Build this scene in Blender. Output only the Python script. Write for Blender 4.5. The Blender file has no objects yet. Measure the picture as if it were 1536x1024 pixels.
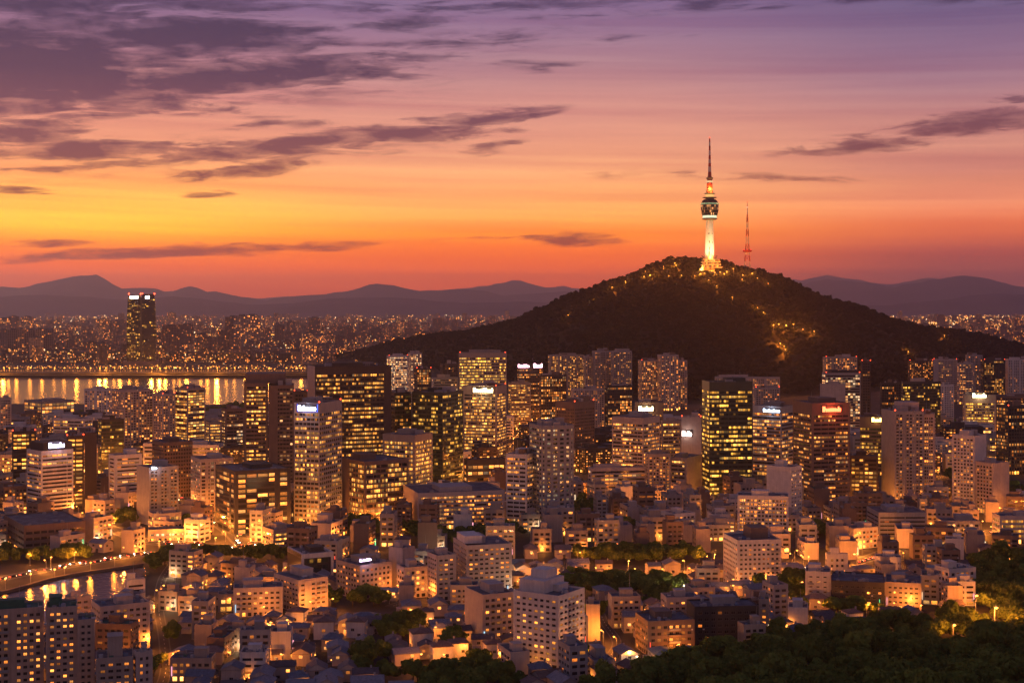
import bpy, math, random
import numpy as np
from mathutils import Vector, noise as mnoise

rnd = random.Random(7)
sc = bpy.context.scene
C = sc.collection
PI = math.pi

# ------------------------------------------------------------------ camera
EYE = 180.0            # camera height above the city plain, metres
FPX = 2133.0           # focal length in pixels of the 1536 px wide photograph
HOR = 455.0            # row of the horizon
cam_d = bpy.data.cameras.new("camera")
cam = bpy.data.objects.new("camera", cam_d)
C.objects.link(cam)
cam.location = (0, 0, EYE)
cam.rotation_euler = (PI / 2, 0, 0)
cam_d.sensor_width = 36.0
cam_d.lens = 36.0 * FPX / 1536.0
cam_d.shift_y = -(512.0 - HOR) / 1536.0
cam_d.clip_start = 1.0
cam_d.clip_end = 200000.0
sc.camera = cam

# ------------------------------------------------------------------ render settings, exposure
sc.view_settings.view_transform = 'Standard'
sc.view_settings.look = 'None'
sc.view_settings.exposure = 0.0
sc.view_settings.gamma = 1.0
sc.render.engine = 'CYCLES'
cy = sc.cycles
cy.max_bounces = 4
cy.diffuse_bounces = 2
cy.glossy_bounces = 2
cy.transmission_bounces = 1
cy.transparent_max_bounces = 4
cy.volume_bounces = 0
cy.sample_clamp_indirect = 1.5
cy.use_light_tree = True
cy.caustics_reflective = False
cy.caustics_refractive = False


def lin(c):
    f = lambda v: v / 255 / 12.92 if v / 255 <= 0.04045 else ((v / 255 + 0.055) / 1.055) ** 2.4
    return (f(c[0]), f(c[1]), f(c[2]))


# ------------------------------------------------------------------ node helpers
class NT:
    """short hands for writing a node tree"""
    def __init__(self, tree):
        self.t = tree
        tree.nodes.clear()

    def n(self, kind, **kw):
        nd = self.t.nodes.new(kind)
        for k, v in kw.items():
            setattr(nd, k, v)
        return nd

    def l(self, a, b):
        self.t.links.new(a, b)

    def put(self, sock, v):
        if isinstance(v, bpy.types.NodeSocket):
            self.l(v, sock)
        elif v is not None:
            sock.default_value = v

    def m(self, op, a, b=None, c=None, clamp=False):
        nd = self.n('ShaderNodeMath', operation=op, use_clamp=clamp)
        self.put(nd.inputs[0], a)
        self.put(nd.inputs[1], b)
        if c is not None:
            self.put(nd.inputs[2], c)
        return nd.outputs[0]

    def v(self, op, a, b=None, out=0):  # vector maths
        nd = self.n('ShaderNodeVectorMath', operation=op)
        self.put(nd.inputs[0], a)
        if b is not None:
            self.put(nd.inputs[1], b)
        return nd.outputs[out]

    def xyz(self, x, y, z):
        nd = self.n('ShaderNodeCombineXYZ')
        for i, q in enumerate((x, y, z)):
            self.put(nd.inputs[i], q)
        return nd.outputs[0]

    def sep(self, a):
        nd = self.n('ShaderNodeSeparateXYZ')
        self.put(nd.inputs[0], a)
        return nd.outputs

    def mr(self, a, f0, f1, t0, t1, smooth=False):
        nd = self.n('ShaderNodeMapRange')
        if smooth:
            nd.interpolation_type = 'SMOOTHSTEP'
        self.put(nd.inputs[0], a)
        for i, q in enumerate((f0, f1, t0, t1)):
            self.put(nd.inputs[i + 1], q)
        return nd.outputs[0]

    def mix(self, fac, a, b, blend='MIX'):
        nd = self.n('ShaderNodeMix', data_type='RGBA', blend_type=blend)
        self.put(nd.inputs[0], fac)
        for i, q in ((6, a), (7, b)):
            if isinstance(q, tuple) and len(q) == 3:
                q = (*q, 1)
            self.put(nd.inputs[i], q)
        return nd.outputs[2]

    def noise(self, vec, scale, detail=2.0, rough=0.5, dist=0.0, out=0):
        nd = self.n('ShaderNodeTexNoise')
        if vec is not None:
            self.l(vec, nd.inputs['Vector'])
        nd.inputs['Scale'].default_value = scale
        nd.inputs['Detail'].default_value = detail
        nd.inputs['Roughness'].default_value = rough
        nd.inputs['Distortion'].default_value = dist
        return nd.outputs[out]

    def ramp(self, fac, stops, interp='LINEAR'):
        nd = self.n('ShaderNodeValToRGB')
        nd.color_ramp.interpolation = interp
        e = nd.color_ramp.elements
        while len(e) < len(stops):
            e.new(0.5)
        for k, (p, c) in enumerate(stops):
            e[k].position = p
            e[k].color = (*c[:3], 1)
        self.put(nd.inputs[0], fac)
        return nd.outputs[0]


# ------------------------------------------------------------------ the sky at dusk
world = bpy.data.worlds.new("World")
sc.world = world
world.use_nodes = True
T = NT(world.node_tree)
tc = T.n('ShaderNodeTexCoord')
dx, dy, dz = T.sep(tc.outputs['Generated'])[0:3]
hyp = T.m('SQRT', T.m('ADD', T.m('MULTIPLY', dx, dx), T.m('MULTIPLY', dy, dy)))
tanel = T.m('DIVIDE', dz, T.m('MAXIMUM', hyp, 1e-4))
el = T.m('MULTIPLY', tanel, FPX / 455.0)          # 0 horizon, 1 twelve degrees up
az = T.m('ARCTAN2', dx, dy)                       # radians, 0 due north where the camera looks
fac_el = T.m('MULTIPLY', el, 0.4, clamp=True)
rows = lambda lst: [((455 - r) / 455 * 0.4, lin(c)) for r, c in lst]
left = rows([(455, (212, 74, 8)), (430, (228, 82, 4)), (400, (246, 96, 0)), (382, (252, 116, 0)), (362, (255, 146, 4)),
             (345, (255, 178, 34)), (328, (255, 192, 54)), (305, (255, 176, 66)), (270, (252, 162, 88)), (225, (238, 156, 116)),
             (180, (224, 146, 122)), (130, (208, 138, 134)), (70, (166, 120, 142)), (10, (126, 98, 136)), (-120, (98, 84, 124)),
             (-683, (70, 66, 104))])
midd = rows([(455, (212, 70, 14)), (430, (230, 80, 10)), (400, (246, 96, 4)), (372, (250, 114, 8)), (350, (252, 136, 24)),
             (320, (248, 160, 78)), (290, (246, 164, 96)), (250, (238, 160, 114)), (200, (224, 152, 126)), (150, (208, 144, 134)),
             (100, (182, 134, 142)), (50, (156, 120, 146)), (10, (136, 108, 144)), (-120, (104, 90, 130)), (-683, (70, 66, 104))])
righ = rows([(455, (128, 56, 54)), (430, (138, 60, 54)), (400, (152, 66, 54)), (378, (168, 74, 56)), (355, (206, 98, 56)), (340, (218, 108, 62)),
             (310, (220, 130, 94)), (280, (208, 128, 100)), (262, (196, 122, 106)), (235, (204, 134, 116)), (190, (196, 134, 124)),
             (140, (168, 124, 136)), (90, (142, 110, 138)), (40, (118, 98, 134)), (0, (102, 88, 130)), (-120, (92, 80, 118)), (-683, (62, 62, 100))])
cl = T.ramp(fac_el, left)
cm = T.ramp(fac_el, midd)
cr = T.ramp(fac_el, righ)
c1 = T.mix(T.mr(az, -0.30, -0.02, 0, 1, True), cl, cm)
c2 = T.mix(T.mr(az, 0.04, 0.32, 0, 1, True), c1, cr)
# the part of the sky behind the camera: dusky pink turning to blue overhead
back = T.ramp(fac_el, [(0.0, lin((146, 96, 96))), (0.08, lin((184, 138, 134))), (0.3, lin((194, 150, 148))), (0.65, lin((130, 116, 140))), (1.0, lin((82, 84, 122)))])
base = T.mix(T.mr(T.m('ABSOLUTE', az), 0.6, 2.2, 0, 1, True), c2, back)
# soft horizontal layers
lay = T.noise(T.xyz(T.m('MULTIPLY', az, 1.6), T.m('ADD', T.m('MULTIPLY', el, 15.0), T.m('MULTIPLY', az, 1.5)), 3.1), 1.0, 6, 0.62, 0.3)
boost = T.ramp(fac_el, [((455 - r) / 455 * 0.4, (v / 4, v / 4, v / 4)) for r, v in ((455, 2.5), (400, 2.2), (365, 2.05), (330, 1.85), (250, 1.42), (100, 1.15), (-300, 1.0))])
boost = T.v('SCALE', boost, None)
boost.node.inputs['Scale'].default_value = 4.0
base = T.mix(T.mr(T.m('ABSOLUTE', az), 0.9, 2.0, 0, 1, True), T.v('MULTIPLY', base, boost), base)
base = T.mix(T.mr(lay, 0.32, 0.68, 0.0, 1.0), T.mix(1.0, base, (0.84, 0.76, 0.84), 'MULTIPLY'), T.mix(1.0, base, (1.07, 1.12, 1.05), 'MULTIPLY'))
# clouds: (column, row, half length, half height, tilt in degrees, weight) measured on the sky
CL = [(45, 118, 225, 70, 0, 1.7), (55, 30, 230, 42, 0, .75), (180, 5, 300, 26, 0, .8), (300, 64, 210, 33, -2, 1.7), (35, 215, 100, 20, -4, 1.2),
      (215, 165, 190, 14, 4, .65), (330, 127, 350, 26, -6, 1.35), (570, 104, 130, 20, -8, .7), (430, 190, 90, 9, -5, .5), (730, 177, 140, 13, -7, 1.15),
      (150, 236, 200, 13, -3, 1.05), (430, 222, 215, 16, -8, 1.3), (620, 203, 160, 11, -3, 1.05), (740, 221, 66, 9, -6, .6), (360, 258, 115, 12, -9, 1.05),
      (120, 262, 130, 7, -4, .5), (320, 295, 40, 5, -2, .6), (20, 292, 50, 5, 0, .6), (240, 380, 320, 10, -3, 1.05), (60, 366, 80, 6, 0, .6), (480, 368, 100, 4, -2, .6),
      (855, 357, 90, 11, 0, .55), (700, 360, 110, 4, -2, .35), (1330, 218, 175, 13, -5, .85), (1470, 197, 145, 17, -4, 1.15), (1530, 165, 50, 6, 0, .5),
      (1120, 268, 300, 7, 2, .22), (800, 99, 90, 9, 0, .42), (620, 32, 120, 12, -4, .45), (1300, 4, 420, 16, 0, .65), (100, 60, 330, 60, 0, .35), (250, 140, 420, 40, -4, .3), (300, 240, 420, 30, -4, .25), (650, 70, 260, 22, -5, .3), (760, 12, 330, 18, 0, .4), (950, 60, 180, 8, -4, .25),
      (1250, 412, 60, 4, 0, .1), (1530, 12, 180, 22, 0, .5)]
wob = T.noise(T.xyz(T.m('MULTIPLY', az, 9.0), T.m('MULTIPLY', el, 12.0), 0.0), 1.0, 3, 0.6, 0.0, 1)
wx, wy, wz = T.sep(wob)[0:3]
au = T.m('ADD', az, T.mr(wx, 0, 1, -0.030, 0.030))
eu = T.m('ADD', tanel, T.mr(wy, 0, 1, -0.0065, 0.0065))
pos = T.xyz(au, eu, 0.0)
field = None
for (px, py, hw, hh, tilt, wt) in CL:
    mp = T.n('ShaderNodeMapping', vector_type='TEXTURE')
    T.l(pos, mp.inputs['Vector'])
    mp.inputs['Location'].default_value = (math.atan((px - 768) / FPX), (HOR - py) / FPX, 0)
    mp.inputs['Rotation'].default_value = (0, 0, math.radians(-tilt))
    mp.inputs['Scale'].default_value = (hw * 1.15 / FPX, hh * 1.3 / FPX, 1)
    v = T.mr(T.v('LENGTH', mp.outputs[0], out=1), 0.0, 1.0, wt, 0.0)
    field = v if field is None else T.m('MAXIMUM', field, v)
fin = T.noise(T.xyz(T.m('MULTIPLY', az, 22.0), T.m('ADD', T.m('MULTIPLY', el, 32.0), T.m('MULTIPLY', az, -5.0)), 5.0), 1.0, 9, 0.66, 0.5)
fin2 = T.noise(T.xyz(T.m('MULTIPLY', az, 9.0), T.m('MULTIPLY', el, 13.0), 9.0), 1.0, 4, 0.6, 0.3)
dens = T.m('ADD', field, T.m('ADD', T.mr(fin, 0.25, 0.75, -0.62, 0.62), T.mr(fin2, 0.3, 0.7, -0.22, 0.26)))
mask = T.mr(dens, -0.02, 0.45, 0, 1, True)
mask = T.m('MULTIPLY', mask, T.mr(field, 0.0, 0.18, 0.0, 1.0))
ccol = T.ramp(fac_el, rows([(455, (150, 66, 58)), (400, (176, 72, 52)), (375, (184, 70, 48)), (345, (190, 92, 56)), (290, (150, 76, 66)), (235, (134, 78, 82)), (180, (122, 76, 90)),
                            (120, (88, 62, 86)), (50, (72, 58, 86)), (0, (68, 56, 88)), (-300, (60, 56, 86))]))
puff = T.noise(T.xyz(T.m('MULTIPLY', az, 40.0), T.m('MULTIPLY', el, 22.0), 2.0), 1.0, 6, 0.6, 0.4)
ccol = T.mix(T.mr(T.m('ADD', dens, T.mr(puff, 0.3, 0.7, -0.45, 0.45)), 0.15, 0.95, 0.5, 0.0), ccol, base)
skyc = T.mix(T.m('MULTIPLY', mask, 0.96), base, ccol)
bg = T.n('ShaderNodeBackground')
T.l(skyc, bg.inputs['Color'])
bg.inputs['Strength'].default_value = 1.0
ow = T.n('ShaderNodeOutputWorld')
T.l(bg.outputs[0], ow.inputs['Surface'])

# the last light of the set sun, west of north, low
sun_d = bpy.data.lights.new("sun", 'SUN')
sun_d.energy = 0.26
sun_d.angle = math.radians(22)
sun_d.color = (1.0, 0.55, 0.46)
sun = bpy.data.objects.new("sun", sun_d)
C.objects.link(sun)
sun.rotation_euler = (math.radians(83), 0, math.radians(180 + 32))

# ------------------------------------------------------------------ placing helpers
def gp(px, py):
    """the point of the city plain seen at this column and row of the photograph"""
    Y = EYE * FPX / (py - HOR)
    return (px - 768) * Y / FPX, Y


def proj(x, y, z):
    return 768 + FPX * x / y, HOR + FPX * (EYE - z) / y


# ------------------------------------------------------------------ materials
MATS = {}


def newmat(name):
    m = bpy.data.materials.new(name)
    m.use_nodes = True
    return m, NT(m.node_tree)


def finish(t, bsdf):
    o = t.n('ShaderNodeOutputMaterial')
    t.l(bsdf, o.inputs['Surface'])


def wallmat(col, rough=0.85, metal=0.0, streak=0.25, scale=0.25):
    key = ('w', col, rough, metal, streak)
    if key in MATS:
        return MATS[key]
    m, t = newmat('wall_paint')
    g = t.n('ShaderNodeNewGeometry').outputs['Position']
    a = t.noise(g, scale, 4, 0.6)
    x, y, z = t.sep(g)[0:3]
    b = t.noise(t.xyz(t.m('MULTIPLY', x, 1.3), t.m('MULTIPLY', y, 1.3), t.m('MULTIPLY', z, 0.08)), 0.8, 3, 0.6)
    f = t.m('ADD', t.m('MULTIPLY', a, 0.5), t.m('MULTIPLY', b, 0.5))
    oi = t.n('ShaderNodeObjectInfo').outputs['Random']
    k = t.m('MULTIPLY', t.mr(f, 0.3, 0.7, 1.0 - streak, 1.0 + streak * 0.6), t.mr(oi, 0, 1, 0.94, 1.06))
    c = t.v('MULTIPLY', (col[0], col[1], col[2]), t.xyz(k, k, k))
    p = t.n('ShaderNodeBsdfPrincipled')
    t.l(c, p.inputs['Base Color'])
    p.inputs['Roughness'].default_value = rough
    p.inputs['Metallic'].default_value = metal
    finish(t, p.outputs[0])
    MATS[key] = m
    return m


def emat(name, col, strength, sample=False):
    key = ('e', name, col, strength)
    if key in MATS:
        return MATS[key]
    m, t = newmat(name)
    e = t.n('ShaderNodeEmission')
    e.inputs[0].default_value = (*col, 1)
    e.inputs[1].default_value = strength
    finish(t, e.outputs[0])
    if not sample:
        m.cycles.emission_sampling = 'NONE'
    MATS[key] = m
    return m


WARM = [(0.0, (1.0, 0.24, 0.03)), (0.35, (1.0, 0.32, 0.055)), (0.7, (1.0, 0.42, 0.11)), (0.93, (1.0, 0.55, 0.24)), (1.0, (0.9, 0.78, 0.6))]
GOLD = [(0.0, (1.0, 0.31, 0.035)), (0.5, (1.0, 0.40, 0.07)), (0.9, (1.0, 0.50, 0.15)), (1.0, (1.0, 0.7, 0.4))]
YELL = [(0.0, (0.95, 0.38, 0.04)), (0.6, (1.0, 0.48, 0.07)), (1.0, (1.0, 0.6, 0.2))]
PALE = [(0.0, (1.0, 0.36, 0.09)), (0.5, (1.0, 0.50, 0.2)), (0.88, (0.95, 0.72, 0.45)), (1.0, (0.65, 0.85, 0.75))]
TINTS = {'warm': WARM, 'gold': GOLD, 'yell': YELL, 'pale': PALE}


def winmat(p=0.3, tint='warm', s=1.6,  glass=(0.02, 0.02, 0.025), metal=0.0, seg=6.0, mull=0.07, wall=None, vm=0.0, gain=1.0):
    """glazing whose panes are lit or dark room by room; UV counts bays (u) and storeys (v)"""
    key = ('g', p, tint, s, glass, metal, seg, mull, wall, vm, gain)
    if key in MATS:
        return MATS[key]
    m, t = newmat('window_glass')
    uv = t.n('ShaderNodeUVMap').outputs[0]
    oi = t.n('ShaderNodeObjectInfo').outputs['Random']
    off = t.xyz(t.m('MULTIPLY', oi, 517.0), t.m('MULTIPLY', oi, 911.0), t.m('MULTIPLY', oi, 1303.0))
    off = t.v('FLOOR', off)
    cell = t.v('FLOOR', uv)
    wn = t.n('ShaderNodeTexWhiteNoise', noise_dimensions='3D')
    t.l(t.v('ADD', t.v('ADD', cell, off), (0.5, 0.5, 0.5)), wn.inputs['Vector'])
    val = wn.outputs['Value']
    r, g, b = t.sep(wn.outputs['Color'])[0:3]
    sg = t.n('ShaderNodeTexWhiteNoise', noise_dimensions='3D')
    cell2 = t.v('FLOOR', t.v('MULTIPLY', uv, (1.0 / seg, 1.0, 1.0)))
    t.l(t.v('ADD', t.v('ADD', cell2, off), (7.5, 3.5, 0.5)), sg.inputs['Vector'])
    if seg >= 3:      # offices: whole stretches of a floor are lit together
        thr = t.mr(sg.outputs['Value'], 1 - p - .14, 1 - p + .14, .07, .96)
    else:
        thr = t.mr(sg.outputs['Value'], 0, 1, p * 0.15, min(p * 1.85, 0.98))
    lit = t.m('LESS_THAN', val, thr)
    lit = t.m('MULTIPLY', lit, t.m('ADD', t.m('MULTIPLY', t.m('SUBTRACT', thr, val), 2.2, clamp=True), 0.14 if seg >= 3 else 0.4))
    fx, fy, _ = t.sep(t.v('FRACTION', uv))[0:3]
    inx = t.m('MULTIPLY', t.m('GREATER_THAN', fx, mull), t.m('LESS_THAN', fx, 1 - mull))
    if vm > 0:
        inx = t.m('MULTIPLY', inx, t.m('MULTIPLY', t.m('GREATER_THAN', fy, vm), t.m('LESS_THAN', fy, 1 - vm * 0.5)))
    # what stands in the room: darker furniture low, blinds, ceiling lights
    room = t.noise(t.v('MULTIPLY', uv, (4.0, 3.0, 1.0)), 1.0, 2, 0.6)
    inside = t.m('MULTIPLY', t.mr(room, 0.3, 0.7, 0.45, 1.35), t.mr(fy, 0.0, 1.0, 0.7, 1.2))
    bright = t.m('MULTIPLY', t.mr(t.m('POWER', g, 2.4), 0, 1, 0.3, 2.7), inside)
    e = t.m('MULTIPLY', t.m('MULTIPLY', lit, inx), t.m('MULTIPLY', bright, s * gain * 0.8))
    col = t.ramp(r, TINTS[tint])
    p_ = t.n('ShaderNodeBsdfPrincipled')
    if wall is not None:
        bc = t.mix(inx, (*wall, 1), (*glass, 1))
        t.l(bc, p_.inputs['Base Color'])
        t.l(t.mr(inx, 0, 1, 0.85, 0.15), p_.inputs['Roughness'])
    else:
        dk = t.mr(b, 0, 1, 0.6, 1.5)
        t.l(t.v('MULTIPLY', glass, t.xyz(dk, dk, dk)), p_.inputs['Base Color'])
        p_.inputs['Roughness'].default_value = 0.12
    p_.inputs['Metallic'].default_value = metal
    t.l(col, p_.inputs['Emission Color'])
    t.l(e, p_.inputs['Emission Strength'])
    finish(t, p_.outputs[0])
    m.cycles.emission_sampling = 'NONE'
    MATS[key] = m
    return m


def noisemat(name, c0, c1, scale=0.05, rough=0.9, bump=0.0, detail=4, spec=0.3):
    m, t = newmat(name)
    g = t.n('ShaderNodeNewGeometry').outputs['Position']
    f = t.noise(g, scale, detail, 0.62)
    c = t.mix(t.mr(f, 0.32, 0.68, 0, 1), c0, c1)
    p = t.n('ShaderNodeBsdfPrincipled')
    t.l(c, p.inputs['Base Color'])
    p.inputs['Roughness'].default_value = rough
    p.inputs['Specular IOR Level'].default_value = spec
    if bump:
        bn = t.n('ShaderNodeBump')
        bn.inputs['Strength'].default_value = bump
        t.l(t.noise(g, scale * 6, 3), bn.inputs['Height'])
        t.l(bn.outputs[0], p.inputs['Normal'])
    finish(t, p.outputs[0])
    return m


def leafmat(name, c0, c1):
    m, t = newmat(name)
    oi = t.n('ShaderNodeObjectInfo').outputs['Random']
    g = t.n('ShaderNodeNewGeometry').outputs['Position']
    f = t.noise(g, 0.35, 3, 0.6)
    c = t.mix(t.m('ADD', t.m('MULTIPLY', oi, 0.6), t.mr(f, 0.3, 0.7, 0, 0.4)), c0, c1)
    d = t.n('ShaderNodeBsdfDiffuse')
    t.l(c, d.inputs[0])
    tr = t.n('ShaderNodeBsdfTranslucent')
    t.l(c, tr.inputs[0])
    mx = t.n('ShaderNodeMixShader')
    mx.inputs[0].default_value = 0.25
    t.l(d.outputs[0], mx.inputs[1])
    t.l(tr.outputs[0], mx.inputs[2])
    finish(t, mx.outputs[0])
    return m


M_ROOF = noisemat('roof_surface', (0.06, 0.066, 0.082), (0.17, 0.175, 0.20), 0.2)
M_ROOFG = noisemat('green_roof_coating', (0.03, 0.10, 0.075), (0.05, 0.15, 0.11), 0.2)
M_METAL = wallmat((0.30, 0.30, 0.32), 0.5, 0.4)
M_DARK = wallmat((0.035, 0.032, 0.035), 0.6)
M_PALE = wallmat((0.55, 0.50, 0.48), 0.8)
M_LAMP = emat('lamp_glow', (1.0, 0.33, 0.05), 9.0)
M_LAMPW = emat('lamp_glow_white', (1.0, 0.7, 0.4), 9.0)
M_RED = emat('beacon_red', (1.0, 0.06, 0.02), 12.0)
M_ASPH = noisemat('asphalt', (0.042, 0.04, 0.04), (0.065, 0.06, 0.058), 0.3)
M_MARK = wallmat((0.7, 0.68, 0.62), 0.7)
M_TRUNK = noisemat('bark', (0.05, 0.035, 0.025), (0.09, 0.065, 0.045), 1.0)
M_LEAF = leafmat('foliage', (0.045, 0.085, 0.022), (0.23, 0.29, 0.06))
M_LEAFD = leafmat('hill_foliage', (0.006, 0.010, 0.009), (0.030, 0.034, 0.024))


# ------------------------------------------------------------------ mesh builder
class MB:
    def __init__(s):
        s.v, s.f, s.uv, s.mi = [], [], [], []

    def quad(s, a, b, c, d, uv=None, mi=0):
        i = len(s.v)
        s.v += [a, b, c, d]
        s.f.append((i, i + 1, i + 2, i + 3))
        s.uv += uv if uv else [(0, 0), (1, 0), (1, 1), (0, 1)]
        s.mi.append(mi)

    def tri(s, a, b, c, mi=0):
        i = len(s.v)
        s.v += [a, b, c]
        s.f.append((i, i + 1, i + 2))
        s.uv += [(0, 0), (1, 0), (0.5, 1)]
        s.mi.append(mi)

    def poly(s, pts, mi=0):
        i = len(s.v)
        s.v += list(pts)
        s.f.append(tuple(range(i, i + len(pts))))
        s.uv += [(0, 0)] * len(pts)
        s.mi.append(mi)

    def prism(s, P, z0, z1, mi=0, bottom=False, uvs=None):
        n = len(P)
        u = 0.0
        for k in range(n):
            a, b = P[k], P[(k + 1) % n]
            L = math.hypot(b[0] - a[0], b[1] - a[1])
            uv = None
            if uvs:
                u0, u1 = math.floor(u) , math.floor(u) + max(1, round(L / uvs[0]))
                v1 = max(1, round((z1 - z0) / uvs[1]))
                uv = [(u0, 0), (u1, 0), (u1, v1), (u0, v1)]
                u = u1 + 3
            s.quad((a[0], a[1], z0), (b[0], b[1], z0), (b[0], b[1], z1), (a[0], a[1], z1), uv, mi)
        s.poly([(p[0], p[1], z1) for p in P], mi)
        if bottom:
            s.poly([(p[0], p[1], z0) for p in reversed(P)], mi)

    def box(s, x0, y0, z0, x1, y1, z1, mi=0, bottom=True):
        s.prism([(x0, y0), (x1, y0), (x1, y1), (x0, y1)], z0, z1, mi, bottom)

    def ring(s, P, Q, z0, z1, mi=0):
        """band between outline P (outer) and Q (inner)"""
        n = len(P)
        for k in range(n):
            a, b, c, d = P[k], P[(k + 1) % n], Q[(k + 1) % n], Q[k]
            s.quad((*a, z0), (*b, z0), (*b, z1), (*a, z1), None, mi)
            s.quad((*a, z1), (*b, z1), (*c, z1), (*d, z1), None, mi)
            s.quad((*d, z0), (*c, z0), (*b, z0), (*a, z0), None, mi)
            s.quad((*c, z0), (*d, z0), (*d, z1), (*c, z1), None, mi)

    def tube(s, a, b, r0, r1=None, n=6, mi=0, cap=True):
        r1 = r0 if r1 is None else r1
        a, b = Vector(a), Vector(b)
        w = (b - a).normalized()
        u = w.orthogonal().normalized()
        v = w.cross(u)
        A = [tuple(a + (u * math.cos(2 * PI * k / n) + v * math.sin(2 * PI * k / n)) * r0) for k in range(n)]
        B = [tuple(b + (u * math.cos(2 * PI * k / n) + v * math.sin(2 * PI * k / n)) * r1) for k in range(n)]
        for k in range(n):
            s.quad(A[k], A[(k + 1) % n], B[(k + 1) % n], B[k], None, mi)
        if cap:
            s.poly(list(reversed(A)), mi)
            s.poly(B, mi)

    def lathe(s, prof, n=24, mi=0, x=0, y=0):
        for (r0, z0), (r1, z1) in zip(prof, prof[1:]):
            for k in range(n):
                a0, a1 = 2 * PI * k / n, 2 * PI * (k + 1) / n
                p = [(x + r0 * math.cos(a0), y + r0 * math.sin(a0), z0), (x + r0 * math.cos(a1), y + r0 * math.sin(a1), z0),
                     (x + r1 * math.cos(a1), y + r1 * math.sin(a1), z1), (x + r1 * math.cos(a0), y + r1 * math.sin(a0), z1)]
                s.quad(*p, [(k, 0), (k + 1, 0), (k + 1, 1), (k, 1)], mi)

    def mesh(s, name, mats):
        me = bpy.data.meshes.new(name)
        me.from_pydata(s.v, [], s.f)
        ul = me.uv_layers.new(name='UVMap')
        ul.data.foreach_set('uv', np.array(s.uv, dtype=np.float32).ravel())
        for m in (mats if isinstance(mats, (list, tuple)) else [mats]):
            me.materials.append(m)
        if any(s.mi):
            me.polygons.foreach_set('material_index', np.array(s.mi, dtype=np.int32))
        me.update()
        return me


def link(name, mesh, parent=None, loc=None, **props):
    o = bpy.data.objects.new(name, mesh)
    C.objects.link(o)
    if parent is not None:
        o.parent = parent
    if loc is not None:
        o.location = loc
    for k, v in props.items():
        o[k] = v
    return o


def part(name, mb, mats, parent=None, **kw):
    return link(name, mb.mesh(name, mats), parent, **kw)


LANDMARKS = []      # (px, py, phrase)
PENDING = []        # things whose label is written once everything stands


def root(name, cat, loc, yaw=0.0, label=None, group=None):
    o = bpy.data.objects.new(name, None)
    C.objects.link(o)
    o.empty_display_size = 1.0
    o.location = loc
    o.rotation_euler = (0, 0, yaw)
    o['category'] = cat
    if label:
        o['label'] = label
    if group:
        o['group'] = group
    return o


def kids(o):
    return CH.get(o.name, [])


CH = {}


def index_children():
    CH.clear()
    for o in C.objects:
        if o.parent is not None:
            CH.setdefault(o.parent.name, []).append(o)


def copy_tree(o, parent=None):
    c = o.copy()
    C.objects.link(c)
    if parent is not None:
        c.parent = parent
    for ch in kids(o):
        copy_tree(ch, c)
    return c


# ------------------------------------------------------------------ buildings
def offset_poly(P, d):
    """inset a convex outline by d"""
    n = len(P)
    out = []
    for k in range(n):
        p0, p1, p2 = Vector(P[k - 1]), Vector(P[k]), Vector(P[(k + 1) % n])
        e1, e2 = (p1 - p0).normalized(), (p2 - p1).normalized()
        n1, n2 = Vector((-e1.y, e1.x)), Vector((-e2.y, e2.x))
        bis = n1 + n2
        bis /= max(bis.dot(n1), 1e-3)
        q = p1 + bis * d
        out.append((q.x, q.y))
    return out


def rect(w, d):
    return [(-w / 2, -d / 2), (w / 2, -d / 2), (w / 2, d / 2), (-w / 2, d / 2)]


def edge_box(mb, a, b, s0, s1, z0, z1, out, inn, mi=0):
    """upright slab along edge a-b from s0 to s1 metres, from `inn` inside to `out` outside the outline"""
    A, B = Vector(a), Vector(b)
    t = (B - A).normalized()
    nrm = Vector((t.y, -t.x))
    p = [A + t * s0 + nrm * out, A + t * s1 + nrm * out, A + t * s1 - nrm * inn, A + t * s0 - nrm * inn]
    mb.prism([(q.x, q.y) for q in p][::1], z0, z1, mi, True)


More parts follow.
